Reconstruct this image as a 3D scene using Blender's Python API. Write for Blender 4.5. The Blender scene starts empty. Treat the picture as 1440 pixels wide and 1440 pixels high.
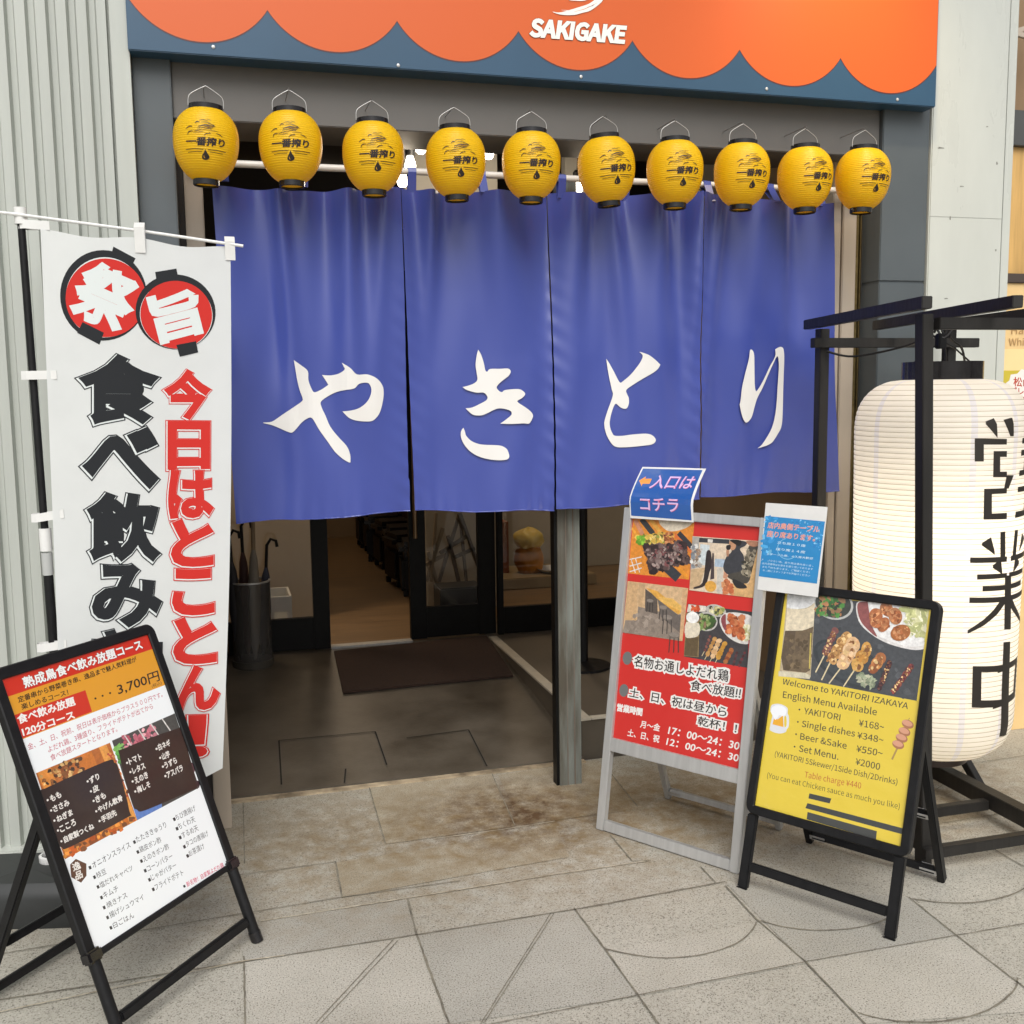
import bpy, bmesh, math, random
from mathutils import Vector, Matrix
from mathutils.geometry import tessellate_polygon
PI = math.pi
R = math.radians
scene = bpy.context.scene
COL = scene.collection

# ------------------------------------------------------------------ camera
F_PX, PITCH, ROLL, YAW, CAM_H = 1457.733, .1175474, -.01294956, .2735285, 1.5
_fw = Vector((math.sin(YAW)*math.cos(PITCH), math.cos(YAW)*math.cos(PITCH), -math.sin(PITCH)))
_rt = Vector((math.cos(YAW), -math.sin(YAW), 0))
_up = _rt.cross(_fw)
CR = _rt*math.cos(ROLL) + _up*math.sin(ROLL)
CU = -_rt*math.sin(ROLL) + _up*math.cos(ROLL)
CAM_O = Vector((0, 0, CAM_H))
cam_data = bpy.data.cameras.new("camera")
cam = bpy.data.objects.new("camera", cam_data)
COL.objects.link(cam)
cam.matrix_world = Matrix(((CR.x, CU.x, -_fw.x, 0), (CR.y, CU.y, -_fw.y, 0), (CR.z, CU.z, -_fw.z, CAM_H), (0, 0, 0, 1)))
cam_data.sensor_width = 36.0
cam_data.lens = F_PX/1440*36.0
cam_data.clip_start = .05
cam_data.clip_end = 500
scene.camera = cam

# ------------------------------------------------------------------ world, sun, exposure
SUN_EL, SUN_ROT = R(46), R(190)
world = bpy.data.worlds.new("World")
scene.world = world
world.use_nodes = True
wn, wl = world.node_tree.nodes, world.node_tree.links
wn.clear()
wo = wn.new("ShaderNodeOutputWorld")
wb = wn.new("ShaderNodeBackground")
ws = wn.new("ShaderNodeTexSky")
ws.sky_type = 'NISHITA'
ws.sun_disc = False
ws.sun_elevation = SUN_EL
ws.sun_rotation = SUN_ROT
ws.dust_density = 4.0
wh = wn.new("ShaderNodeHueSaturation")
wh.inputs["Saturation"].default_value = .25
wl.new(ws.outputs[0], wh.inputs["Color"])
wl.new(wh.outputs[0], wb.inputs["Color"])
wl.new(wb.outputs[0], wo.inputs["Surface"])
wb.inputs["Strength"].default_value = .10
sun_d = bpy.data.lights.new("sun", 'SUN')
sun_d.energy = 1.5
sun_d.angle = R(42)
sun_d.color = (1.0, .985, .955)
sun = bpy.data.objects.new("sun", sun_d)
COL.objects.link(sun)
# direction towards the sun: behind the camera, a little to the left
_sd = Vector((math.sin(SUN_ROT)*math.cos(SUN_EL), math.cos(SUN_ROT)*math.cos(SUN_EL), math.sin(SUN_EL)))
sun.rotation_euler = _sd.to_track_quat('Z', 'Y').to_euler()
sun.location = (0, -4, 8)
scene.view_settings.view_transform = 'Standard'
scene.view_settings.look = 'None'
scene.view_settings.gamma = 1
scene.view_settings.exposure = 0.36
scene.render.engine = 'CYCLES'
scene.cycles.use_denoising = True
try:
    scene.cycles.denoiser = 'OPENIMAGEDENOISE'
except Exception:
    pass
scene.cycles.max_bounces = 10
scene.cycles.transparent_max_bounces = 16
scene.cycles.sample_clamp_indirect = 4.0
scene.cycles.caustics_reflective = False
scene.cycles.caustics_refractive = False

# ------------------------------------------------------------------ measuring helpers (photo pixel -> point on a real plane)
def ray(x, y):
    return (CR*((x-720)/F_PX) - CU*((y-720)/F_PX) + _fw)
def onY(x, y, Y):
    d = ray(x, y); return CAM_O + d*(Y/d.y)
def onX(x, y, X):
    d = ray(x, y); return CAM_O + d*(X/d.x)
def onZ(x, y, Z):
    d = ray(x, y); return CAM_O + d*((Z-CAM_H)/d.z)
def K(ox, oy, s):
    return lambda p: (ox+p[0]/s, oy+p[1]/s)

# ------------------------------------------------------------------ colours and materials
def lin(c):
    return c/12.92 if c <= .04045 else ((c+.055)/1.055)**2.4
def hx(h, k=1.0):
    h = h.lstrip('#')
    return tuple(min(1, lin(int(h[i:i+2], 16)/255)*k) for i in (0, 2, 4))
MATS = {}
def mat(name, col=(.5, .5, .5), rough=.5, metal=0., noise=0., nscale=8., bump=0., bscale=60., coat=0., spec=.5, col2=None, detail=6., sheen=0., stretch=(1, 1, 1), trans=0.):
    if name in MATS:
        return MATS[name]
    m = bpy.data.materials.new(name)
    m.use_nodes = True
    n, l = m.node_tree.nodes, m.node_tree.links
    b = n["Principled BSDF"]
    b.inputs["Base Color"].default_value = (*col, 1)
    b.inputs["Roughness"].default_value = rough
    b.inputs["Metallic"].default_value = metal
    b.inputs["Specular IOR Level"].default_value = spec
    b.inputs["Coat Weight"].default_value = coat
    b.inputs["Coat Roughness"].default_value = .08
    b.inputs["Sheen Weight"].default_value = sheen
    tc = n.new("ShaderNodeTexCoord")
    mp = n.new("ShaderNodeMapping")
    mp.inputs["Scale"].default_value = stretch
    l.new(tc.outputs["Object"], mp.inputs[0])
    if noise:
        t = n.new("ShaderNodeTexNoise")
        t.inputs["Scale"].default_value = nscale
        t.inputs["Detail"].default_value = detail
        t.inputs["Roughness"].default_value = .62
        l.new(mp.outputs[0], t.inputs["Vector"])
        rp = n.new("ShaderNodeValToRGB")
        rp.color_ramp.elements[0].position = .34
        rp.color_ramp.elements[1].position = .68
        c2 = col2 or tuple(c*(1-noise) for c in col)
        rp.color_ramp.elements[0].color = (*c2, 1)
        rp.color_ramp.elements[1].color = (*tuple(min(1, c*(1+noise*.35)) for c in col), 1)
        l.new(t.outputs["Fac"], rp.inputs[0])
        l.new(rp.outputs[0], b.inputs["Base Color"])
        mr = n.new("ShaderNodeMapRange")
        mr.inputs[3].default_value = max(0, rough-.10)
        mr.inputs[4].default_value = min(1, rough+.12)
        l.new(t.outputs["Fac"], mr.inputs[0])
        l.new(mr.outputs[0], b.inputs["Roughness"])
    if bump:
        t2 = n.new("ShaderNodeTexNoise")
        t2.inputs["Scale"].default_value = bscale
        t2.inputs["Detail"].default_value = 4
        l.new(mp.outputs[0], t2.inputs["Vector"])
        bp = n.new("ShaderNodeBump")
        bp.inputs["Strength"].default_value = bump
        bp.inputs["Distance"].default_value = .01
        l.new(t2.outputs["Fac"], bp.inputs["Height"])
        l.new(bp.outputs[0], b.inputs["Normal"])
    MATS[name] = m
    return m

def ink(name, rough=.45, coat=0., bump=0., bscale=14., trans=0.):
    """printing ink: its colour is the flat colour stored per face"""
    if name in MATS:
        return MATS[name]
    m = mat(name, (1, 1, 1), rough, coat=coat, bump=bump, bscale=bscale)
    n, l = m.node_tree.nodes, m.node_tree.links
    a = n.new("ShaderNodeAttribute")
    a.attribute_name = "ink"
    b = n["Principled BSDF"]
    # printed photographs carry a mottled grain; plain ink has none (amount kept in the alpha)
    tc = [q for q in n if q.type == 'TEX_COORD'][0]
    nz = n.new("ShaderNodeTexNoise"); nz.inputs["Scale"].default_value = 75; nz.inputs["Detail"].default_value = 6; nz.inputs["Roughness"].default_value = .7
    l.new(tc.outputs["Object"], nz.inputs["Vector"])
    m1 = n.new("ShaderNodeMath"); m1.operation = 'SUBTRACT'; m1.inputs[1].default_value = .5; l.new(nz.outputs["Fac"], m1.inputs[0])
    m2 = n.new("ShaderNodeMath"); m2.operation = 'MULTIPLY'; l.new(m1.outputs[0], m2.inputs[0]); l.new(a.outputs["Alpha"], m2.inputs[1])
    m3 = n.new("ShaderNodeMath"); m3.operation = 'ADD'; m3.inputs[1].default_value = 1; l.new(m2.outputs[0], m3.inputs[0])
    vm = n.new("ShaderNodeVectorMath"); vm.operation = 'SCALE'; l.new(a.outputs["Color"], vm.inputs[0]); l.new(m3.outputs[0], vm.inputs["Scale"])
    l.new(vm.outputs[0], b.inputs["Base Color"])
    if bump:
        l.new(n["Bump"].outputs[0], b.inputs["Coat Normal"])
    return m

def emit(name, col, strength):
    m = bpy.data.materials.new(name)
    m.use_nodes = True
    n, l = m.node_tree.nodes, m.node_tree.links
    n.clear()
    o = n.new("ShaderNodeOutputMaterial"); e = n.new("ShaderNodeEmission")
    e.inputs[0].default_value = (*col, 1); e.inputs[1].default_value = strength
    l.new(e.outputs[0], o.inputs[0])
    return m

def glass(name, tint=(.9, .92, .92), gloss=.08, rough=.02):
    m = bpy.data.materials.new(name)
    m.use_nodes = True
    n, l = m.node_tree.nodes, m.node_tree.links
    n.clear()
    o = n.new("ShaderNodeOutputMaterial")
    t = n.new("ShaderNodeBsdfTransparent"); t.inputs[0].default_value = (*tint, 1)
    g = n.new("ShaderNodeBsdfGlossy"); g.inputs["Roughness"].default_value = rough
    mx = n.new("ShaderNodeMixShader")
    fr = n.new("ShaderNodeFresnel"); fr.inputs[0].default_value = 1.45
    ml = n.new("ShaderNodeMath"); ml.operation = 'MULTIPLY'; ml.inputs[1].default_value = gloss/.04
    l.new(fr.outputs[0], ml.inputs[0])
    l.new(ml.outputs[0], mx.inputs[0])
    l.new(t.outputs[0], mx.inputs[1]); l.new(g.outputs[0], mx.inputs[2])
    l.new(mx.outputs[0], o.inputs[0])
    return m

def paper(name, col, trans=.5, stripes=0, rough=.6):
    """thin paper or vinyl that lets light through"""
    m = bpy.data.materials.new(name)
    m.use_nodes = True
    n, l = m.node_tree.nodes, m.node_tree.links
    n.clear()
    o = n.new("ShaderNodeOutputMaterial")
    p = n.new("ShaderNodeBsdfPrincipled"); p.inputs["Base Color"].default_value = (*col, 1); p.inputs["Roughness"].default_value = rough
    t = n.new("ShaderNodeBsdfTranslucent"); t.inputs[0].default_value = (*col, 1)
    mx = n.new("ShaderNodeMixShader"); mx.inputs[0].default_value = trans
    tc = n.new("ShaderNodeTexCoord")
    nz = n.new("ShaderNodeTexNoise"); nz.inputs["Scale"].default_value = 9; nz.inputs["Detail"].default_value = 5
    l.new(tc.outputs["Object"], nz.inputs["Vector"])
    mr = n.new("ShaderNodeMapRange"); mr.inputs[3].default_value = .9; mr.inputs[4].default_value = 1.03
    l.new(nz.outputs["Fac"], mr.inputs[0])
    vm = n.new("ShaderNodeVectorMath"); vm.operation = 'SCALE'; vm.inputs[0].default_value = col
    l.new(mr.outputs[0], vm.inputs["Scale"])
    src = vm.outputs[0]
    if stripes:      # overlapping paper strips: a narrow cooler band where two strips meet
        sx = n.new("ShaderNodeSeparateXYZ"); l.new(tc.outputs["Object"], sx.inputs[0])
        at = n.new("ShaderNodeMath"); at.operation = 'ARCTAN2'
        l.new(sx.outputs["Y"], at.inputs[0]); l.new(sx.outputs["X"], at.inputs[1])
        mu = n.new("ShaderNodeMath"); mu.operation = 'MULTIPLY_ADD'; mu.inputs[1].default_value = stripes/(2*PI); mu.inputs[2].default_value = .33
        l.new(at.outputs[0], mu.inputs[0])
        fr = n.new("ShaderNodeMath"); fr.operation = 'FRACT'; l.new(mu.outputs[0], fr.inputs[0])
        lt = n.new("ShaderNodeMath"); lt.operation = 'LESS_THAN'; lt.inputs[1].default_value = .13
        l.new(fr.outputs[0], lt.inputs[0])
        mc = n.new("ShaderNodeMix"); mc.data_type = 'RGBA'
        l.new(lt.outputs[0], mc.inputs["Factor"]); l.new(src, mc.inputs["A"])
        mc.inputs["B"].default_value = (col[0]*.86, col[1]*.88, col[2]*1.0, 1)
        src = mc.outputs["Result"]
    l.new(src, p.inputs["Base Color"]); l.new(src, t.inputs[0])
    l.new(p.outputs[0], mx.inputs[1]); l.new(t.outputs[0], mx.inputs[2]); l.new(mx.outputs[0], o.inputs[0])
    MATS[name] = m
    return m

# ------------------------------------------------------------------ mesh helpers
class MB:
    def __init__(s):
        s.v = []; s.f = []; s.c = []; s.mi = []
        s.m = 0
    def add(s, verts, faces, col=None):
        k = len(s.v)
        s.v += [tuple(v) for v in verts]
        for f in faces:
            s.f.append(tuple(i+k for i in f)); s.c.append(col); s.mi.append(s.m)
        return s
    def box(s, lo, hi, bev=0., mtx=None):
        bm = bmesh.new()
        bmesh.ops.create_cube(bm, size=1)
        for v in bm.verts:
            v.co = Vector([lo[i]+(v.co[i]+.5)*(hi[i]-lo[i]) for i in range(3)])
        if bev:
            bmesh.ops.bevel(bm, geom=list(bm.edges), offset=bev, segments=2, affect='EDGES')
        if mtx:
            bm.transform(mtx)
        bm.verts.index_update()
        s.add([v.co.copy() for v in bm.verts], [[v.index for v in f.verts] for f in bm.faces])
        bm.free()
        return s
    def bar(s, a, b, w, d=None, up=(0, 0, 1), bev=.002):
        """box beam from a to b with section w x d"""
        a, b = Vector(a), Vector(b)
        d = d or w
        z = (b-a); L = z.length; z.normalize()
        u = Vector(up)
        if abs(z.dot(u)) > .98:
            u = Vector((0, 1, 0))
        x = u.cross(z).normalized(); y = z.cross(x)
        m = Matrix(((x.x, y.x, z.x, a.x), (x.y, y.y, z.y, a.y), (x.z, y.z, z.z, a.z), (0, 0, 0, 1)))
        return s.box((-w/2, -d/2, 0), (w/2, d/2, L), bev, m)
    def tube(s, pts, r, n=10, cap=True):
        pts = [Vector(p) for p in pts]
        rs = r if isinstance(r, (list, tuple)) else [r]*len(pts)
        rings = []
        prev = None
        for i, p in enumerate(pts):
            t = (pts[min(i+1, len(pts)-1)]-pts[max(i-1, 0)]).normalized()
            if prev is None:
                x = t.orthogonal().normalized()
            else:
                x = (prev-t*prev.dot(t)).normalized()
            prev = x
            y = t.cross(x)
            rings.append([p+x*rs[i]*math.cos(2*PI*k/n)+y*rs[i]*math.sin(2*PI*k/n) for k in range(n)])
        v = [q for g in rings for q in g]
        f = [(i*n+k, i*n+(k+1) % n, (i+1)*n+(k+1) % n, (i+1)*n+k) for i in range(len(pts)-1) for k in range(n)]
        if cap:
            f += [tuple(range(n))[::-1], tuple((len(pts)-1)*n+k for k in range(n))]
        return s.add(v, f)
    def lathe(s, prof, n=32, c=(0, 0, 0)):
        """prof: (r, z) list"""
        v = [(c[0]+r*math.cos(2*PI*k/n), c[1]+r*math.sin(2*PI*k/n), c[2]+z) for r, z in prof for k in range(n)]
        f = [(i*n+k, i*n+(k+1) % n, (i+1)*n+(k+1) % n, (i+1)*n+k) for i in range(len(prof)-1) for k in range(n)]
        return s.add(v, f)
    def prism(s, poly, y0, y1, axis='y'):
        n = len(poly)
        if axis == 'y':
            v = [(x, y0, z) for x, z in poly]+[(x, y1, z) for x, z in poly]
        elif axis == 'z':
            v = [(x, y, y0) for x, y in poly]+[(x, y, y1) for x, y in poly]
        else:
            v = [(y0, x, z) for x, z in poly]+[(y1, x, z) for x, z in poly]
        tri = tessellate_polygon([[Vector((p[0], p[1], 0)) for p in poly]])
        f = [tuple(t) for t in tri]+[tuple(i+n for i in t) for t in tri]+[(i, (i+1) % n, n+(i+1) % n, n+i) for i in range(n)]
        return s.add(v, f)
    def build(s, name, mats, parent=None, smooth=False, mtx=None, fix=True):
        me = bpy.data.meshes.new(name)
        me.from_pydata(s.v, [], s.f)
        if not isinstance(mats, (list, tuple)):
            mats = [mats]
        for m in mats:
            me.materials.append(m)
        if len(mats) > 1:
            me.polygons.foreach_set("material_index", s.mi)
        if any(c is not None for c in s.c):
            at = me.color_attributes.new("ink", 'FLOAT_COLOR', 'CORNER')
            for p, c in zip(me.polygons, s.c):
                c = c or (1, 1, 1)
                for li in p.loop_indices:
                    at.data[li].color = (*c[:3], c[3] if len(c) > 3 else 0)
        if fix and s.c and s.c[0] is None:
            bm = bmesh.new(); bm.from_mesh(me)
            bmesh.ops.recalc_face_normals(bm, faces=bm.faces)
            bm.to_mesh(me); bm.free()
        if smooth:
            me.polygons.foreach_set("use_smooth", [True]*len(me.polygons))
            if smooth != 'all':
                me.set_sharp_from_angle(angle=R(40))
        me.update()
        o = bpy.data.objects.new(name, me)
        COL.objects.link(o)
        if parent:
            o.parent = parent
        if mtx:
            o.matrix_world = mtx
        return o

def tag(o, label=None, cat=None, group=None, kind=None):
    if label: o["label"] = label
    if cat: o["category"] = cat
    if group: o["group"] = group
    if kind: o["kind"] = kind
    return o
def empty(name, label, cat, mtx=None, loc=None, group=None):
    o = bpy.data.objects.new(name, None)
    COL.objects.link(o)
    o.empty_display_size = .1
    if mtx is not None: o.matrix_world = mtx
    if loc is not None: o.location = loc
    return tag(o, label, cat, group)
def structure(o):
    o["kind"] = "structure"; return o
def copy_tree(o, parent=None):
    c = o.copy(); COL.objects.link(c); c.parent = parent
    for ch in list(o.children):
        copy_tree(ch, c)
    return c

def crom(pts, n=6, closed=True, sharp=()):
    """smooth closed outline through points; indices in sharp stay corners"""
    out = []; N = len(pts)
    for i in range(N if closed else N-1):
        p0, p1, p2, p3 = pts[(i-1) % N], pts[i], pts[(i+1) % N], pts[(i+2) % N]
        if not closed:
            if i == 0: p0 = p1
            if i == N-2: p3 = p2
        if i in sharp: p0 = p1
        if (i+1) % N in sharp: p3 = p2
        for k in range(n):
            t = k/n
            out.append(tuple(.5*((2*b)+(-a+c)*t+(2*a-5*b+4*c-d)*t*t+(-a+3*b-3*c+d)*t**3) for a, b, c, d in zip(p0, p1, p2, p3)))
    if not closed: out.append(tuple(pts[-1]))
    return out

_tc = {}
try:        # Blender's own bundled sans face, the one it falls back to for Japanese
    import os
    FACE = bpy.data.fonts.load(os.path.join(bpy.utils.system_resource('DATAFILES', path='fonts'), "Noto Sans CJK Regular.woff2"))
except Exception:
    FACE = None
def text_tris(s, bold=0., shear=0.):
    key = (s, bold, shear)
    if key in _tc: return _tc[key]
    cu = bpy.data.curves.new("t", 'FONT')
    if FACE and max(map(ord, s)) < 256: cu.font = FACE
    cu.body = s; cu.resolution_u = 3; cu.dimensions = '2D'; cu.fill_mode = 'FRONT'
    cu.shear = shear
    if bold > 0: cu.bevel_depth = bold; cu.bevel_resolution = 1
    o = bpy.data.objects.new("t", cu); COL.objects.link(o)
    dg = bpy.context.evaluated_depsgraph_get()
    e = o.evaluated_get(dg); me = e.to_mesh()
    v = [(p.co.x, p.co.y, max(0, p.co.z/bold) if bold > 0 else 0) for p in me.vertices]
    f = [tuple(p.vertices) for p in me.polygons if bold <= 0 or (p.normal.z > .05 and min(me.vertices[i].co.z for i in p.vertices) > -1e-5)]
    e.to_mesh_clear()
    bpy.data.objects.remove(o); bpy.data.curves.remove(cu)
    _tc[key] = (v, f)
    return v, f

class Print:
    """flat printing in a local frame: x right, z up, paper facing -y. px(p) gives local (x, z) of a photo pixel.
    a shape lies one hair above whatever it overlaps"""
    STEP = 2.5e-5
    def __init__(s, px, y0, step=0):
        s.px = px; s.y0 = y0; s.mb = MB(); s.boxes = []; s.grain = 0
    def _y(s, q):
        x0 = min(p[0] for p in q); x1 = max(p[0] for p in q); z0 = min(p[1] for p in q); z1 = max(p[1] for p in q)
        lev = 0
        for a, b, c, d, l in s.boxes:
            if l > lev and a < x1 and b > x0 and c < z1 and d > z0: lev = l
        s.boxes.append((x0, x1, z0, z1, lev+1))
        return s.y0-(lev+1)*s.STEP
    def poly(s, pts, col, k=None, raw=False):
        q = pts if raw else [s.px(*(k(p) if k else p)) for p in pts]
        y = s._y(q)
        tri = tessellate_polygon([[Vector((a, b, 0)) for a, b in q]])
        s.mb.add([(a, y, b) for a, b in q], [tuple(t) for t in tri], (*col[:3], s.grain))
    def quad(s, a, b, c, d, col, k=None):
        return s.poly([a, b, c, d], col, k)
    def ell(s, c, rx, ry, col, k=None, ang=0., n=28, a0=0., a1=2*PI):
        ca, sa = math.cos(ang), math.sin(ang)
        pts = []
        for i in range(n):
            t = a0+(a1-a0)*i/(n if abs(a1-a0-2*PI) < 1e-6 else n-1)
            x, y = rx*math.cos(t), ry*math.sin(t)
            pts.append((c[0]+x*ca-y*sa, c[1]+x*sa+y*ca))
        return s.poly(pts, col, k)
    def stroke(s, pts, w, col, k=None, taper=0.):
        """line of width w (in the units of pts)"""
        L, Rr = [], []
        n = len(pts)
        for i, p in enumerate(pts):
            a, b = pts[max(i-1, 0)], pts[min(i+1, n-1)]
            dx, dy = b[0]-a[0], b[1]-a[1]; m = math.hypot(dx, dy) or 1
            ww = w*(1-taper*abs(2*i/(n-1)-1)) if n > 1 else w
            L.append((p[0]-dy/m*ww/2, p[1]+dx/m*ww/2)); Rr.append((p[0]+dy/m*ww/2, p[1]-dx/m*ww/2))
        return s.poly(L+Rr[::-1], col, k)
    def blobs(s, quad, n, r, pal, k=None, seed=1, aspect=1., inside=None):
        """scatter small irregular patches inside a four-cornered pixel area"""
        rnd = random.Random(seed)
        for i in range(n):
            a, b = rnd.random(), rnd.random()
            p = [quad[0][j]*(1-a)*(1-b)+quad[1][j]*a*(1-b)+quad[2][j]*a*b+quad[3][j]*(1-a)*b for j in (0, 1)]
            rr = rnd.uniform(r[0], r[1]); th = rnd.random()*PI
            m = rnd.randint(6, 9)
            pts = []
            for q in range(m):
                t = 2*PI*q/m; g = rr*rnd.uniform(.65, 1.2)
                x, y = g*math.cos(t)*aspect, g*math.sin(t)
                pts.append((p[0]+x*math.cos(th)-y*math.sin(th), p[1]+x*math.sin(th)+y*math.cos(th)))
            c = rnd.choice(pal); j = rnd.uniform(.8, 1.2)
            s.poly(pts, tuple(min(1, q*j) for q in c), k)
    def text(s, t, lb, rb, lt, col, k=None, bold=0., over=None, shear=0., obold=.05, off=None):
        """t fitted to left-bottom, right-bottom, left-top pixels; over = outline colour drawn beneath"""
        v0, _ = text_tris(t, 0., shear)
        if not v0: return
        x0 = min(p[0] for p in v0); x1 = max(p[0] for p in v0); y0 = min(p[1] for p in v0); y1 = max(p[1] for p in v0)
        P = [Vector(s.px(*(k(p) if k else p))) for p in (lb, rb, lt)]
        ex, ey = (P[1]-P[0])/max(1e-6, x1-x0), (P[2]-P[0])/max(1e-6, y1-y0)
        em = .376 if FACE and max(map(ord, t)) < 256 else 1
        for bb, cc in (((bold+obold, over),) if over else ())+((bold, col),):
            v, f = text_tris(t, max(0, bb)*em, shear)
            q = [P[0]+ex*(a-x0)+ey*(b-y0) for a, b, _ in v]
            y = s._y(q)
            s.mb.add([(p.x, y-.6*s.STEP*(c[2]-1), p.y) for p, c in zip(q, v)], f, cc)
    def build(s, name, m, parent):
        return s.mb.build(name, m, parent)

def bend(mb, fn, cell):
    """cut a flat print (x, y-layer, z) into a grid and move it on to a curved surface: fn(x, z, layer) -> point"""
    out = MB()
    bycol = {}
    for f, c in zip(mb.f, mb.c):
        bycol.setdefault(c, []).append(f)
    for c, fs in bycol.items():
        bm = bmesh.new()
        idx = {}
        for f in fs:
            for i in f:
                if i not in idx: idx[i] = bm.verts.new(mb.v[i])
            try: bm.faces.new([idx[i] for i in f])
            except ValueError: pass
        xs = [v.co.x for v in bm.verts]; zs = [v.co.z for v in bm.verts]
        for ax, (lo, hi) in ((0, (min(xs), max(xs))), (2, (min(zs), max(zs)))):
            st = cell[0] if ax == 0 else cell[1]
            q = math.ceil(lo/st)*st
            while q < hi:
                no = Vector((0, 0, 0)); no[ax] = 1; co = Vector((0, 0, 0)); co[ax] = q
                bmesh.ops.bisect_plane(bm, geom=bm.verts[:]+bm.edges[:]+bm.faces[:], plane_co=co, plane_no=no)
                q += st
        bm.verts.index_update()
        vs = [fn(v.co.x, v.co.z, -v.co.y) for v in bm.verts]
        out.add(vs, [[v.index for v in f.verts] for f in bm.faces], c)
        bm.free()
    return out

# ------------------------------------------------------------------ shared materials
M_black = mat("black_painted_metal", (.010, .010, .011), .45, noise=.35, nscale=30, spec=.28)
M_blackwood = mat("black_stained_wood", (.016, .014, .012), .55, noise=.5, nscale=14, stretch=(1, 1, .15), bump=.15, bscale=60)
M_alu = mat("brushed_aluminium", (.56, .56, .55), .42, metal=.5, noise=.12, nscale=60, stretch=(1, 1, .1))
M_grey = mat("dark_grey_facade_panel", hx("51585c"), .48, noise=.10, nscale=3, bump=.02, bscale=200)
M_beam = mat("grey_brown_beam_panel", hx("62605d"), .5, noise=.10, nscale=3)
M_cor = mat("pale_grey_green_steel", hx("b6bab3"), .40, noise=.13, nscale=6, stretch=(1, 1, .07))
M_white = mat("off_white_panel", hx("c3c6bf"), .28, noise=.09, nscale=3, coat=.3, stretch=(1, 1, .3))
M_jamb = mat("greyish_beige_metal", hx("b1a494"), .45, noise=.12, nscale=5, stretch=(1, 1, .2))
M_brass = mat("dull_brass", (.32, .24, .1), .4, metal=.8, noise=.3, nscale=30)
M_dark = mat("dark_brown_board", (.022, .016, .013), .6, noise=.3, nscale=5)
M_doorframe = mat("black_door_frame", (.006, .006, .006), .4, noise=.3, nscale=20, spec=.15)
M_plastic_w = mat("white_plastic", (.75, .75, .73), .4, noise=.05, nscale=20)
M_glass = glass("door_glass", (.80, .80, .78), .04)
M_ink = ink("printed_ink", .5)
M_laminate = ink("laminated_print", .35, coat=1.0, bump=.5, bscale=7)
M_vinyl = ink("sign_vinyl", .4)
M_wall_in = mat("warm_interior_plaster", hx("9a8468"), .7, noise=.12, nscale=3)
M_wood_floor = mat("brown_wood_floor", hx("8a6f4f"), .4, noise=.35, nscale=5, stretch=(.4, 4, 1), bump=.03)

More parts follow.
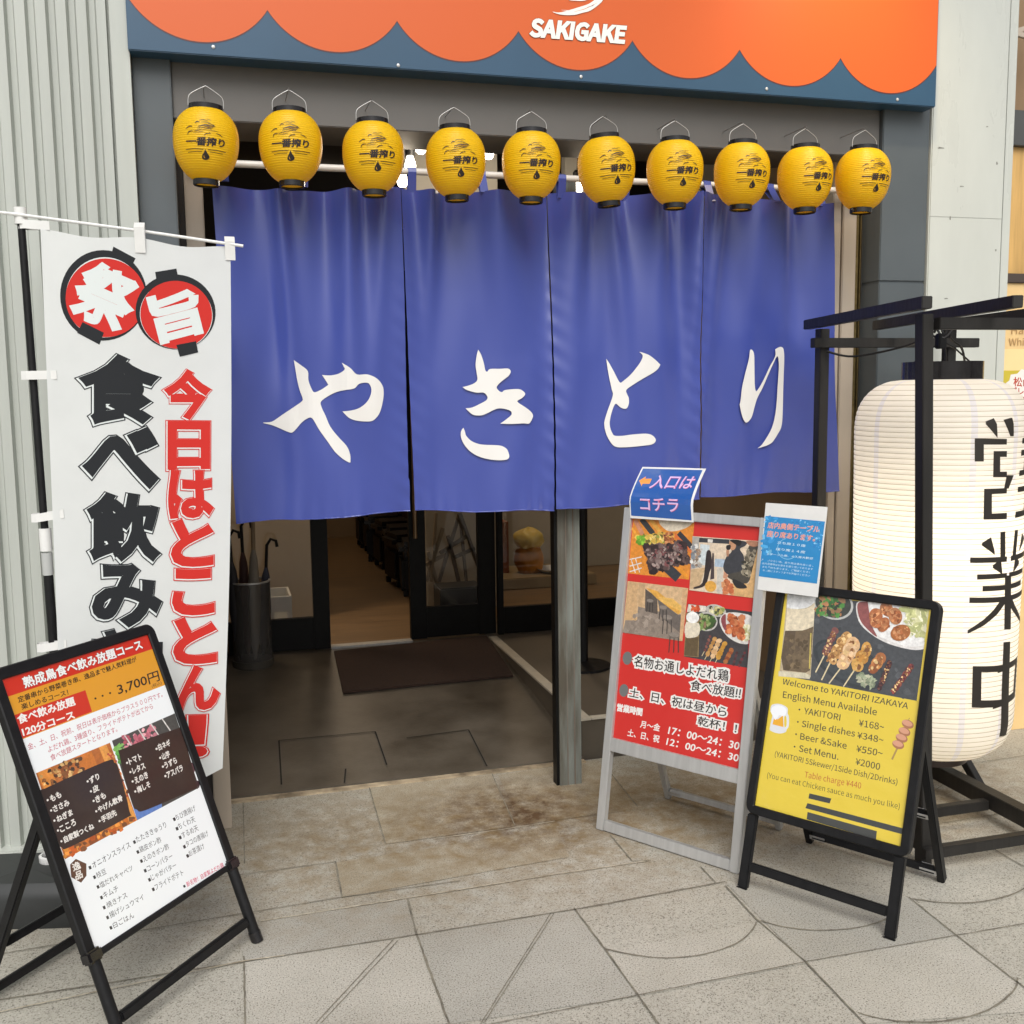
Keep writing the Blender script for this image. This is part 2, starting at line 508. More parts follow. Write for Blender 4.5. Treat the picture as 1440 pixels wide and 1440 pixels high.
# ------------------------------------------------------------------ ground, porch floor
def ground_material(name="granite_paving", tint=(1, 1, 1)):
    m = mat(name, hx("a79d8c"), .72, bump=.12, bscale=320)
    n, l = m.node_tree.nodes, m.node_tree.links
    b = n["Principled BSDF"]
    tc0 = [q for q in n if q.type == 'TEX_COORD'][0]
    tc = n.new("ShaderNodeMapping"); tc.inputs["Location"].default_value = (.37, .61, .1373)
    l.new(tc0.outputs["Object"], tc.inputs[0])
    sp = n.new("ShaderNodeTexNoise"); sp.inputs["Scale"].default_value = 230; sp.inputs["Detail"].default_value = 2; sp.inputs["Roughness"].default_value = .8
    l.new(tc.outputs[0], sp.inputs["Vector"])
    r1 = n.new("ShaderNodeValToRGB")
    e = r1.color_ramp.elements
    e[0].position = .36; e[0].color = (*hx("57524a"), 1)
    e[1].position = .42; e[1].color = (*hx("aeaba1"), 1)
    x = e.new(.60); x.color = (*hx("b9b6ac"), 1)
    x = e.new(.72); x.color = (*hx("cfccc4"), 1)
    l.new(sp.outputs["Fac"], r1.inputs[0])
    # broad weathering
    bn = n.new("ShaderNodeTexNoise"); bn.inputs["Scale"].default_value = 2.2; bn.inputs["Detail"].default_value = 7; bn.inputs["Roughness"].default_value = .65
    l.new(tc.outputs[0], bn.inputs["Vector"])
    r2 = n.new("ShaderNodeValToRGB")
    r2.color_ramp.elements[0].position = .3; r2.color_ramp.elements[0].color = (.80*tint[0], .785*tint[1], .75*tint[2], 1)
    r2.color_ramp.elements[1].position = .7; r2.color_ramp.elements[1].color = (1.05*tint[0], 1.04*tint[1], 1.02*tint[2], 1)
    l.new(bn.outputs["Fac"], r2.inputs[0])
    mu = n.new("ShaderNodeMix"); mu.data_type = 'RGBA'; mu.blend_type = 'MULTIPLY'; mu.inputs["Factor"].default_value = 1
    l.new(r1.outputs[0], mu.inputs["A"]); l.new(r2.outputs[0], mu.inputs["B"])
    # grease-brown stains trodden in front of the doorway
    src = mu.outputs["Result"]
    sx = n.new("ShaderNodeSeparateXYZ"); l.new(tc0.outputs["Object"], sx.inputs[0])
    for (cx, cy, rx, ry, col, amt, seed) in ((1.1, 3.3, 2.2, .75, "84704f", .55, 1), (.98, 3.42, .50, .42, "543d26", .60, 2), (1.6, 3.3, .6, .4, "76613f", .40, 3), (2.4, 3.2, .8, .7, "6c5638", .45, 4), (.3, 3.45, .5, .4, "6b5a3f", .35, 5)):
        dx = n.new("ShaderNodeMath"); dx.operation = 'MULTIPLY_ADD'; dx.inputs[1].default_value = 1/rx; dx.inputs[2].default_value = -cx/rx
        dy = n.new("ShaderNodeMath"); dy.operation = 'MULTIPLY_ADD'; dy.inputs[1].default_value = 1/ry; dy.inputs[2].default_value = -cy/ry
        l.new(sx.outputs["X"], dx.inputs[0]); l.new(sx.outputs["Y"], dy.inputs[0])
        cb = n.new("ShaderNodeCombineXYZ"); l.new(dx.outputs[0], cb.inputs[0]); l.new(dy.outputs[0], cb.inputs[1])
        ln = n.new("ShaderNodeVectorMath"); ln.operation = 'LENGTH'; l.new(cb.outputs[0], ln.inputs[0])
        fn = n.new("ShaderNodeTexNoise"); fn.inputs["Scale"].default_value = 16; fn.inputs["Detail"].default_value = 9; fn.inputs["Roughness"].default_value = .7
        mp = n.new("ShaderNodeMapping"); mp.inputs["Location"].default_value = (seed*3.1, seed*1.7, 0)
        l.new(tc.outputs[0], mp.inputs[0]); l.new(mp.outputs[0], fn.inputs["Vector"])
        mr = n.new("ShaderNodeMapRange"); mr.inputs[1].default_value = 1; mr.inputs[2].default_value = .15; mr.inputs[3].default_value = 0; mr.inputs[4].default_value = 1
        l.new(ln.outputs["Value"], mr.inputs[0])
        mr2 = n.new("ShaderNodeMapRange"); mr2.inputs[1].default_value = .35; mr2.inputs[2].default_value = .68
        l.new(fn.outputs["Fac"], mr2.inputs[0])
        m1 = n.new("ShaderNodeMath"); m1.operation = 'MULTIPLY'; l.new(mr.outputs[0], m1.inputs[0]); l.new(mr2.outputs[0], m1.inputs[1])
        m2 = n.new("ShaderNodeMath"); m2.operation = 'MULTIPLY'; m2.inputs[1].default_value = amt*2.1; m2.use_clamp = True; l.new(m1.outputs[0], m2.inputs[0])
        mx = n.new("ShaderNodeMix"); mx.data_type = 'RGBA'
        l.new(m2.outputs[0], mx.inputs["Factor"]); l.new(src, mx.inputs["A"]); mx.inputs["B"].default_value = (*hx(col), 1)
        src = mx.outputs["Result"]
    l.new(src, b.inputs["Base Color"])
    return m
g = MB().add([(-60, -60, 0), (60, -60, 0), (60, 3.84, 0), (-60, 3.84, 0)], [(0, 1, 2, 3)])
structure(g.build("ground", ground_material()))

C1 = K(300, 1060, 3.0); C2 = K(760, 1060, 2.1176)
jd, jl = MB(), MB()
def joint(mb, pts, w, k=None, ext=(0, 0), z=.004):
    P = [onZ(*(k(p) if k else p), 0) for p in pts]
    if ext[0]: P[0] = P[0]+(P[0]-P[1]).normalized()*ext[0]
    if ext[1]: P[-1] = P[-1]+(P[-1]-P[-2]).normalized()*ext[1]
    rnd = random.Random(int(P[0].x*1000))
    fine = []
    for a, b in zip(P, P[1:]):
        nn = max(1, int((b-a).length/.02))
        fine += [a.lerp(b, i/nn) for i in range(nn)]
    fine.append(P[-1])
    v, f = [], []
    for i, p in enumerate(fine):
        t = (fine[min(i+1, len(fine)-1)]-fine[max(i-1, 0)]).normalized(); nrm = Vector((-t.y, t.x, 0))
        a, b = w*rnd.uniform(.25, .65), w*rnd.uniform(.25, .65)
        v += [(p+nrm*a+Vector((0, 0, z))), (p-nrm*b+Vector((0, 0, z)))]
    mb.add(v, [(2*i, 2*i+1, 2*i+3, 2*i+2) for i in range(len(fine)-1)])
# slabs that are a shade lighter, greyer or browner than their neighbours
for nm, tint, quads in (("pale_granite", (1.07, 1.07, 1.08), (((343, 1354), (586, 1316), (631, 1440), (345, 1440)), ((852, 1338), (1067, 1297), (1133, 1354), (897, 1401)), ((1133, 1354), (1345, 1317), (1480, 1420), (1215, 1440)))),
                        ("brown_granite", (.97, .92, .84), (((519, 1107), (690, 1085), (724, 1162), (542, 1187)), ((481, 1262), (473, 1213), (705, 1177), (780, 1158), (800, 1205)), ((700, 1090), (840, 1068), (905, 1136), (735, 1160)))),
                        ("grey_granite", (.93, .94, .96), (((586, 1316), (807, 1278), (897, 1401), (631, 1440)), ((330, 1300), (573, 1265), (586, 1316), (343, 1354)), ((1020, 1241), (1278, 1263), (1345, 1317), (1133, 1354))))):
    gm = ground_material(nm, tint)
    for q in quads:
        P_ = [onZ(x, y, .002) for x, y in q]
        structure(MB().add(P_, [tuple(range(len(P_)))][::-1]).build("paving_slab", gm, fix=True))
W1, W2 = .0055, .0034
joint(jd, [(343, 1354), (586, 1316), (810, 1280), (1020, 1241)], W1, ext=(1.5, 0))
joint(jd, [(700, 1440), (897, 1401), (1133, 1354), (1350, 1316)], W2, ext=(.5, 1.5))
joint(jd, [(300, 1293), (480, 1263), (647, 1240)], W2, ext=(1.2, 0))
joint(jd, [(333, 1232), (473, 1213)], W2, ext=(.4, 0))
joint(jd, [(1150, 1187), (1440, 1140)], W2, ext=(0, 1))
joint(jd, [(1290, 1130), (1370, 1074), (1440, 1064)], W2, ext=(0, 1))
joint(jl, [(367, 1297), (580, 1263), (780, 1231), (911, 1212)], W1)
joint(jl, [(610, 1181), (705, 1168), (780, 1156)], W2)
joint(jl, [(300, 1363), (343, 1354), (400, 1346)], W1, ext=(.8, 0), z=.006)
for pts, w in (([(342, 1126), (344, 1216)], W2), ([(519, 1107), (542, 1187)], W2), ([(690, 1085), (724, 1162)], W2), ([(472, 1213), (481, 1262)], W1),
               ([(573, 1265), (586, 1316), (631, 1440)], W1*1.15), ([(343, 1346), (345, 1440)], W1), ([(807, 1278), (852, 1338), (897, 1401), (925, 1440)], W1),
               ([(1020, 1247), (1067, 1297), (1133, 1354), (1215, 1440)], W1*.9), ([(1278, 1263), (1345, 1317), (1440, 1390)], W1*.9),
               ([(1395, 1194), (1440, 1220)], W1*.8), ([(860, 1090), (897, 1136)], W1), ([(858, 1175), (889, 1212), (915, 1212)], W2), ([(985, 1220), (1006, 1242)], W2)):
    joint(jd, pts, w, ext=(0, .6 if pts[-1][1] > 1380 else 0))
for pts in ([(553, 1323), (445, 1440)], [(775, 1285), (677, 1440)], [(560, 1324), (452, 1440)], [(779, 1286), (681, 1440)]):
    joint(jd, pts, .003)
for pts in ([(195, 585), (280, 603), (380, 612), (490, 600), (580, 570), (630, 530), (643, 505)], [(655, 500), (720, 518), (800, 528), (880, 528), (960, 518), (1020, 500), (1050, 480)],
            [(1110, 435), (1200, 446), (1290, 446), (1370, 432), (1440, 405), (1500, 350)], [(945, 775), (1010, 792), (1100, 803), (1200, 800), (1300, 780), (1370, 745), (1415, 700), (1420, 670)]):
    joint(jd, crom(pts, 5, closed=False), .0055, k=C2)
structure(jd.build("paving_joints", mat("dirty_joint", hx("59544b"), .9, noise=.4, nscale=25, col2=hx("8c8676"))))
structure(jl.build("mortar_joints", mat("pale_mortar", hx("c3baa6"), .9, noise=.3, nscale=30, col2=hx("8f8572"))))

Y_STEP, Y_DOOR, Z_IN = 3.84, 5.40, .165
XP = onZ(690, 897, Z_IN).x        # left edge of the raised floor
M_ramp = mat("worn_dark_concrete", hx("5b554c"), .36, noise=.35, nscale=2.4, col2=hx("38322a"), bump=.05, bscale=90)
rb = MB()
rb.add([(-.6, Y_STEP, 0), (XP, Y_STEP, 0), (XP, Y_STEP, .012), (-.6, Y_STEP, .012)], [(0, 1, 2, 3)])
rb.add([(-.6, Y_STEP, .012), (XP, Y_STEP, .012), (XP, Y_DOOR, Z_IN), (-.6, Y_DOOR, Z_IN)], [(0, 1, 2, 3)])
structure(rb.build("entrance_ramp", M_ramp))
# lines of the two floor hatches cut into the ramp
def on_ramp(x, y, lift=.004):
    d = ray(x, y)
    s = (Z_IN-.012)/(Y_DOOR-Y_STEP)
    t = (.012+lift-CAM_H - s*Y_STEP)/(d.z-s*d.y)
    return CAM_O+d*t
hl = MB()
CD = K(320, 680, 2.769)
for pts in ([(200, 1000), (210, 1172)], [(200, 1000), (575, 965), (620, 1095)], [(697, 990), (938, 958), (1010, 1100)], [(455, 1165), (460, 1110)]):
    P = [on_ramp(*CD(p)) for p in pts]
    for a, b in zip(P, P[1:]):
        t = (b-a).normalized(); nn = Vector((-t.y, t.x, 0))*.003
        hl.add([a+nn, a-nn, b-nn, b+nn], [(0, 1, 2, 3)])
structure(hl.build("floor_hatch_lines", mat("hatch_gap", (.012, .011, .01), .9)))
pf = MB()
pf.box((XP, Y_STEP+.02, -.05), (2.42, Y_DOOR+.3, Z_IN))
structure(pf.build("raised_floor", mat("grey_tile_floor", hx("5f574c"), .5, noise=.25, nscale=3, bump=.03)))
pe = MB()
pe.box((XP-.006, Y_STEP+.015, Z_IN-.006), (XP+.04, Y_DOOR-.05, Z_IN+.004), .001)
pe.box((XP+.041, Y_STEP+.012, Z_IN-.004), (2.42, Y_STEP+.045, Z_IN+.004), .001)
structure(pe.build("floor_edge_trim", mat("pale_edge_trim", hx("c2bbac"), .5, noise=.15, nscale=12)))
fs = MB().box((-.6, Y_STEP-.035, -.004), (XP, Y_STEP, .007), .002)
structure(fs.build("threshold_strip", mat("pale_threshold", hx("b7a68b"), .7, noise=.5, nscale=9, col2=hx("6d604d"))))

# ------------------------------------------------------------------ facade
Y_SIGN, Y_PIL, Y_BEAM, Y_JAMB, Y_NOREN = 3.40, 3.47, 3.49, 3.585, 3.52
Z_SB = onY(180, 70, Y_SIGN).z
XS0, XS1 = onY(180, 70, Y_SIGN).x, onY(1316, 148, Y_SIGN).x
# ribbed steel wall at the left
XW = onY(190, 215, 3.43).x
prof = []
x = -3.6
while x < XW-.11:
    prof += [(x, 3.43), (x+.028, 3.43), (x+.034, 3.452), (x+.050, 3.452)]
    x += .0560
prof += [(x, 3.43), (XW-.062, 3.43), (XW-.060, 3.455), (XW-.054, 3.455), (XW-.052, 3.425), (XW, 3.425), (XW, 3.62), (-3.6, 3.62)]
wm = MB().prism(prof, .09, 5.2, 'z')
ribbed = wm.build("ribbed_wall", M_cor)
tag(ribbed, "pale grey-green ribbed steel wall left of the grey entrance pillar", "wall")
bw = MB().box((-3.6, 3.395, 0), (XW-.002, 3.60, .09), .004)
bo = bw.build("base_trim", M_white, ribbed)

def on_plane_box(name, x0, x1, y0, y1, z0, z1, m, label, cat, bev=.003, parent=None):
    o = MB().box((x0, y0, z0), (x1, y1, z1), bev).build(name, m, parent)
    if label: tag(o, label, cat)
    return o
XPL = onY(243, 165, Y_PIL).x          # right corner of left pillar
XPR = onY(1243, 155, Y_PIL).x         # left corner of right pillar
XPR2 = onY(1306, 230, Y_PIL).x
pl = on_plane_box("grey_pillar", XW+.002, XPL, Y_PIL, 3.80, 0, 3.6, M_grey, "dark grey panelled pillar between the ribbed steel wall and the blue curtain", "pillar")
pr = MB()
zg = onY(1270, 397, Y_PIL).z
pr.box((XPR, Y_PIL, 0), (XPR2, 3.80, zg-.004), .003)
pr.box((XPR+.004, Y_PIL+.006, zg-.004), (XPR2-.004, 3.79, zg+.004))
pr.box((XPR, Y_PIL, zg+.004), (XPR2, 3.80, 3.6), .003)
tag(pr.build("grey_pillar", M_grey), "dark grey pillar with a level panel joint, beside the off-white pillar", "pillar")
ZB = onY(600, 186, Y_BEAM).z
beam = on_plane_box("lintel_beam", XPL+.001, XPR-.001, Y_BEAM, 3.75, ZB, 3.6, M_beam, "brownish grey lintel panel under the orange sign, behind the yellow lanterns", "beam")
XWP = onY(1422, 250, 3.48).x
wp = MB()
wp.box((XPR2+.003, 3.46, 0), (onY(1412, 250, 3.46).x, 3.9, 5.2), .004)
wp.box((onY(1413, 250, 3.46).x, 3.47, 0), (XWP, 3.9, 5.2), .006)
tag(wp.build("white_pillar", M_white), "glossy off-white panelled pillar right of the dark grey one", "pillar")
wpo = bpy.data.objects["white_pillar"]
rs = random.Random(9)
for i, (x, y, wd, hh) in enumerate(((1323, 208, .020, .004), (1402, 230, .006, .009), (1336, 307, .004, .010), (1352, 262, .012, .003), (1388, 178, .006, .003), (1330, 420, .015, .003), (1400, 352, .005, .006))):
    p = onY(x, y, 3.46)
    n_ = 9; v_ = []
    for k in range(n_):
        t_ = 2*PI*k/n_; g_ = rs.uniform(.5, 1.1)
        v_.append((p.x+wd*g_*math.cos(t_), 3.4594, p.z+hh*g_*math.sin(t_)))
    MB().add(v_, [tuple(range(n_))]).build("scuff_mark", mat("grey_scuff", hx("8d8d86"), .7, noise=.5, nscale=60), wpo)
MB().box((XPR2+.004, 3.4592, onY(1360, 306, 3.46).z-.0008), (onY(1411, 250, 3.46).x, 3.4599, onY(1360, 306, 3.46).z+.0008)).build("panel_joint", mat("panel_gap", hx("9a9c95"), .7), wpo)
up = on_plane_box("unseen_upper_wall", XW+.002, XPR2+.002, 3.52, 3.80, 3.601, 5.2, M_grey, "unseen grey wall above the orange sign board, added to stop sky light", "wall")  # out of view; added so sky light does not flood in

# arm lamp over the sign board: its warm pool lies on the orange print
la = empty("sign_lamp", "arm lamp above the orange sign board, warm and small", "lamp", loc=(2.20, 3.52, 3.42))
MB().tube([(0, 0, 0), (0, -.25, .10), (0, -.48, .06), (0, -.55, -.02)], .012, 10).build("arm", M_black, la, smooth=True)
MB().lathe([(.012, .06), (.03, .05), (.065, -.02), (.07, -.05), (.066, -.05), (.03, .03)], 24, (0, -.56, -.05)).build("shade", M_black, la, smooth=True)
ld = bpy.data.lights.new("lamp_light", 'SPOT'); ld.energy = 28; ld.color = (1, .78, .48); ld.spot_size = R(100); ld.spot_blend = 1; ld.shadow_soft_size = .04
lo = bpy.data.objects.new("lamp_light", ld); COL.objects.link(lo); lo.parent = la; lo.location = (0, -.56, -.06); lo.rotation_euler = Vector((0, -.42, .55)).to_track_quat('Z', 'Y').to_euler()
# jambs with shutter guides
jx0, jx1 = onY(262, 330, Y_JAMB).x, onY(288, 330, Y_JAMB).x
j = MB().box((jx0, Y_JAMB, 0), (jx1, Y_JAMB+.10, ZB+.15), .003)
jo = j.build("door_jamb", M_jamb); tag(jo, "beige metal door jamb left of the blue curtain, its foot beside the white banner", "door jamb")
MB().box((jx0-.022, Y_JAMB+.012, 0), (jx0-.002, Y_JAMB+.09, ZB+.1)).build("shutter_guide", M_dark, jo)
jx2, jx3 = onY(1172, 400, Y_JAMB).x, onY(1203, 400, Y_JAMB).x
j = MB().box((jx2, Y_JAMB+.01, 0), (jx2+.035, Y_JAMB+.11, ZB+.15), .003).box((jx2+.037, Y_JAMB, 0), (jx3, Y_JAMB+.11, ZB+.15), .003)
jo = j.build("door_jamb", M_jamb); tag(jo, "pale door jamb with a brass shutter guide, right of the blue curtain", "door jamb")
MB().box((jx3+.002, Y_JAMB+.004, 0), (jx3+.012, Y_JAMB+.09, ZB+.15), .001).box((jx3+.02, Y_JAMB+.004, 0), (jx3+.024, Y_JAMB+.09, ZB+.15), .001).build("shutter_guide", M_brass, jo)
MB().box((jx3+.026, Y_JAMB-.002, 0), (XPR-.001, Y_JAMB+.11, ZB-.001)).build("reveal_panel", mat("brown_grey_reveal", hx("4a4642"), .5, noise=.1, nscale=3), jo)

# porch shell
pw = on_plane_box("porch_wall", -.62, -.06, 3.801, 3.83, -.02, 2.9, M_dark, "dark porch wall end behind the left grey pillar", "wall")
pw2 = on_plane_box("porch_wall", -.12, -.06, 3.831, Y_DOOR-.03, -.02, 2.9, mat("porch_plaster", hx("5a4c3c"), .7, noise=.15, nscale=3), "brown porch side wall behind the umbrella stand", "wall")
pw3 = on_plane_box("porch_wall", 2.43, 2.6, 3.801, Y_DOOR+.3, -.02, 2.9, mat("porch_beige_wall", hx("8d7860"), .7, noise=.12, nscale=3), "beige porch side wall behind the red menu board", "wall")
pc = on_plane_box("porch_ceiling", -.6, 2.6, 3.752, Y_DOOR+.2, 2.62, 2.7, M_dark, "dark brown porch ceiling behind the lanterns", "ceiling")
Y_PAN = 4.50
for (a, b, c, d, lab) in ((566, 700, 188, 275, "white ceiling panel behind the bare bulbs in the middle of the entrance"), (795, 846, 200, 285, "small white panel behind the curtain rod right of centre"), (985, 1075, 212, 290, "white sloping panel behind the curtain rod at the right")):
    A, B = onY(a, c, Y_PAN), onY(b, d, Y_PAN)
    tag(MB().box((A.x, Y_PAN, B.z-.15), (B.x, Y_PAN+.06, 2.615), .003).build("ceiling_panel", mat("white_board", hx("c6c1b6"), .6, noise=.08, nscale=5)), lab, "panel")
tag(MB().box((-.05, Y_DOOR-.03, 2.12), (2.42, Y_DOOR+.1, 2.6), .003).build("door_transom", M_dark), "dark transom board above the glass doors", "transom")

# sign board
sb = MB().box((XS0, Y_SIGN, Z_SB), (XS1, 3.52, 3.25), .003)
sign = sb.build("sign_board", mat("sign_blue_paint", hx("2a4d68"), .38, noise=.08, nscale=3, coat=.1))
tag(sign, "orange and blue scalloped shop sign board reading SAKIGAKE over the entrance", "sign")
def sign_px(x, y):
    p = onY(x, y, Y_SIGN); return (p.x, p.z)
sp_ = Print(sign_px, Y_SIGN-.0006, .0006)
cus = [sign_px(*p) for p in ((376, 13), (560, 31), (730.5, 45), (891, 57), (1041, 69), (1182, 80))]
pitch = (cus[-1][0]-cus[0][0])/5
zc = sum(p[1] for p in cus)/6
zb = sum(sign_px(*p)[1] for p in ((655, 88), (816.7, 99), (976.7, 110), (1120, 120)))/4
hgt = zc-zb; rad = (pitch**2/4+hgt**2)/(2*hgt)
outl = [(XS0+.004, 3.246)]
k0 = cus[0][0]-pitch
half = math.asin(pitch/2/rad)
pts = []
for i in range(8):
    cx = k0+pitch*(i+.5)
    for q in range(33):
        a = -half+2*half*q/32
        xx, zz = cx+rad*math.sin(a), zb+rad-rad*math.cos(a)
        if XS0+.004 <= xx <= XS1-.004: pts.append((xx, zz))
outl = [(XS0+.004, 3.246)]+[(XS0+.004, pts[0][1])]+pts+[(XS1-.004, pts[-1][1]), (XS1-.004, 3.246)]
# thin dark keyline, then the orange
sp_.poly([(a, b-.004 if b < 3.2 else b) for a, b in outl], hx("5a2f2a"), raw=True)
sp_.poly(outl, hx("cf5a1a"), raw=True)
sp_.build("scallop_print", M_vinyl, sign)
st = Print(sign_px, Y_SIGN-.003, .0006)
CS = K(700, 0, 6.545)
st.text("SAKIGAKE", (300, 333), (1155, 398), (322, 180), hx("e9ece4"), CS, bold=.055, over=hx("6a3226"), obold=.012)
st.poly(crom([(500, 110), (560, 118), (640, 100), (740, 70), (830, 40), (890, 0), (940, -40), (1000, -60), (960, 10), (920, 50), (850, 100), (780, 120), (700, 140), (600, 140), (540, 128)], 4), hx("e9ece4"), CS)
st.poly(crom([(650, 0), (720, 10), (800, 8), (860, -30), (760, -60), (690, -40)], 4), hx("e9ece4"), CS)
st.stroke([(700, 112), (790, 88), (850, 62), (910, 30)], 7, hx("d86a44"), CS, taper=.8)
st.stroke([(580, 95), (650, 100), (700, 92)], 6, hx("e9ece4"), CS, taper=.8)
st.stroke([(820, 70), (870, 56), (890, 40)], 5, hx("59647a"), CS, taper=.8)
st.build("lettering", M_vinyl, sign)
for p in ((817, 108), (1078, 125), (300, 66), (560, 92), (1262, 150-10)):
    q = onY(*p, Y_SIGN); scw = MB(); scw.lathe([(.006, 0), (.005, .002), (0, .003)], 10)
    scw.v[-30:] = [(q.x+a, Y_SIGN-.0005-c, q.z+b) for a, b, c in scw.v[-30:]]
    scw.build("screw", M_alu, sign)

# ------------------------------------------------------------------ curtain rod and noren
za, zb2 = onY(337, 235, Y_NOREN+.03).z, onY(1087, 260, Y_NOREN+.03).z
rodz = (za+zb2)/2
rod = MB().tube([(jx0+.01, Y_NOREN+.03, rodz), (XPR-.004, Y_NOREN+.03, rodz)], .0115, 16).build("curtain_rod", mat("white_enamel_rod", (.72, .70, .66), .3, noise=.06, nscale=12), smooth=True)
tag(rod, "white curtain rod carrying the blue curtain behind the yellow lanterns", "curtain rod")
folds = []
_r = random.Random(11)
for i in range(30):
    xt = .0+2.32*(i+_r.random())/30
    folds.append((xt, xt+_r.uniform(-.10, .10), _r.uniform(.022, .06), _r.choice((-1, 1, 1))*_r.uniform(.018, .046), _r.uniform(.15, .6), _r.uniform(.4, 1.0)))
ZT, ZBm = 2.185, 1.075
def noren_d(x, z):
    v = (ZT-z)/(ZT-ZBm)
    d = 0
    for xt, xb, w, a, ab, L in folds:
        xc = xt+(xb-xt)*v
        ww = w*(1+.9*v)
        d += a*math.exp(-((x-xc)/ww)**2)*(ab*.5+(1-ab*.5)*max(0, 1-v/L)**1.3)
    d += .012*math.sin(x*5.1+v*1.2)*(.35+.65*v) + .006*math.sin(x*11+2.2*v+1)
    d += .0050*math.sin(x*19+z*7+1.5*math.sin(z*4+x*3))*math.exp(-((v-.55)/.4)**2)+.0016*math.sin(x*31-z*13+2*math.sin(x*6))*v
    for xs in (.625, 1.15, 1.705):      # puckers along the stitched slit edges
        e = math.exp(-abs(x-xs)/.035)
        d += e*.0022*math.sin(z*88+x*60)*min(1, v*1.6)
    d += .0028*math.sin(x*95+3*math.sin(x*17))*math.exp(-(1-v)/.05)      # puckered hem
    return d
def noren_pt(x, z, lift=0.):
    return (x, Y_NOREN-noren_d(x, z)-lift, z)
M_noren = mat("blue_satin_curtain", hx("394897"), .30, sheen=.2, spec=.7)
noren = empty("noren_curtain", "blue four-panel shop curtain with white brush letters hanging across the entrance", "curtain", loc=(1.15, Y_NOREN, ZBm))
noren_inv = Matrix.Translation((-1.15, -Y_NOREN, -ZBm))
pan = [((.012, .040), (.618, .628), (2.15, 2.175), (1.072, 1.083)), ((.620, .642), (1.146, 1.150), (2.172, 2.185), (1.083, 1.064)),
       ((1.149, 1.156), (1.703, 1.712), (2.185, 2.196), (1.066, 1.088)), ((1.706, 1.722), (2.230, 2.303), (2.195, 2.172), (1.090, 1.094))]
for i, (xl, xr, zt, zb_) in enumerate(pan):
    mb, hb = MB(), MB()
    nu, nv = 64, 110
    grid = []
    for b in range(nv+1):
        v = b/nv
        for a in range(nu+1):
            u = a/nu
            slit = 0
            x0 = xl[0]+(xl[1]-xl[0])*v; x1 = xr[0]+(xr[1]-xr[0])*v
            if i == 0: x1 -= .007*max(0, v-.30)/.7*(1 if v < .9 else .4)
            if i == 1: x0 += .002*max(0, v-.30)
            x = x0+(x1-x0)*u
            sag = .010*math.sin(PI*u)*(1 if v < .5 else .4)
            z = (zt[0]+(zt[1]-zt[0])*u-sag*(1-v))*(1-v)+(zb_[0]+(zb_[1]-zb_[0])*u+.004*math.sin(u*9+i))*v
            off = (0, .004, .001, .006)[i]
            p = noren_pt(x, z)
            grid.append(noren_inv @ Vector((p[0], p[1]+off*(v > .3 and 1 or v/.3), p[2])))
    mb.add(grid, [(b*(nu+1)+a, b*(nu+1)+a+1, (b+1)*(nu+1)+a+1, (b+1)*(nu+1)+a) for b in range(nv) for a in range(nu)])
    mb.build("curtain_panel", M_noren, noren, smooth='all', fix=False)
    hb.tube([grid[nv*(nu+1)+a]+Vector((0, -.001, .002)) for a in range(nu+1)], .0022, 6)
    hb.build("hem", M_noren, noren, smooth=True)
for xx in (.05, .30, .575, .66, .9, 1.11, 1.19, 1.43, 1.66, 1.745, 2.0, 2.2):
    yb = noren_pt(xx, 2.17)[1]
    lp = MB(); path = [(yb-.001, 2.165), (Y_NOREN+.013, rodz-.004), (Y_NOREN+.016, rodz+.009), (Y_NOREN+.03, rodz+.0145), (Y_NOREN+.045, rodz+.008), (Y_NOREN+.043, rodz-.01), (yb+.012, 2.165)]
    v = []
    for y, z in path:
        v += [noren_inv @ Vector((xx-.014, y, z)), noren_inv @ Vector((xx+.014, y, z))]
    lp.add(v, [(2*q, 2*q+1, 2*q+3, 2*q+2) for q in range(len(path)-1)])
    lp.build("hanging_loop", M_noren, noren, fix=False)
def noren_px(x, y):
    p = onY(x, y, Y_NOREN); return (p.x, p.z)
CYA, CKI, CTO, CRI = K(340, 480, 4.5), K(620, 470, 7.2), K(830, 470, 8), K(1020, 470, 8)
ya = crom([(328, 120), (375, 152), (418, 188), (422, 245), (440, 295), (460, 322), (505, 305), (548, 275), (530, 245), (508, 212), (560, 216), (610, 205), (645, 180), (640, 160), (628, 136), (680, 170), (722, 210), (790, 210), (850, 235), (888, 280), (896, 330), (888, 390), (870, 450), (845, 485), (815, 504), (760, 505), (710, 498), (670, 480), (634, 443), (690, 436), (740, 420), (785, 385), (810, 340), (815, 300), (800, 268), (775, 262), (735, 270), (705, 298), (650, 308), (600, 320), (550, 345), (503, 380), (505, 415), (530, 470), (560, 540), (610, 605), (660, 660), (682, 710), (685, 750), (680, 766), (640, 745), (590, 700), (540, 630), (490, 560), (445, 487), (410, 490), (375, 515), (345, 550), (318, 575), (290, 572), (240, 550), (190, 530), (134, 515), (190, 508), (250, 468), (320, 420), (380, 378), (382, 355), (365, 310), (350, 250), (338, 180)], 4, sharp=(0, 7, 9, 14, 28, 50, 57, 60))
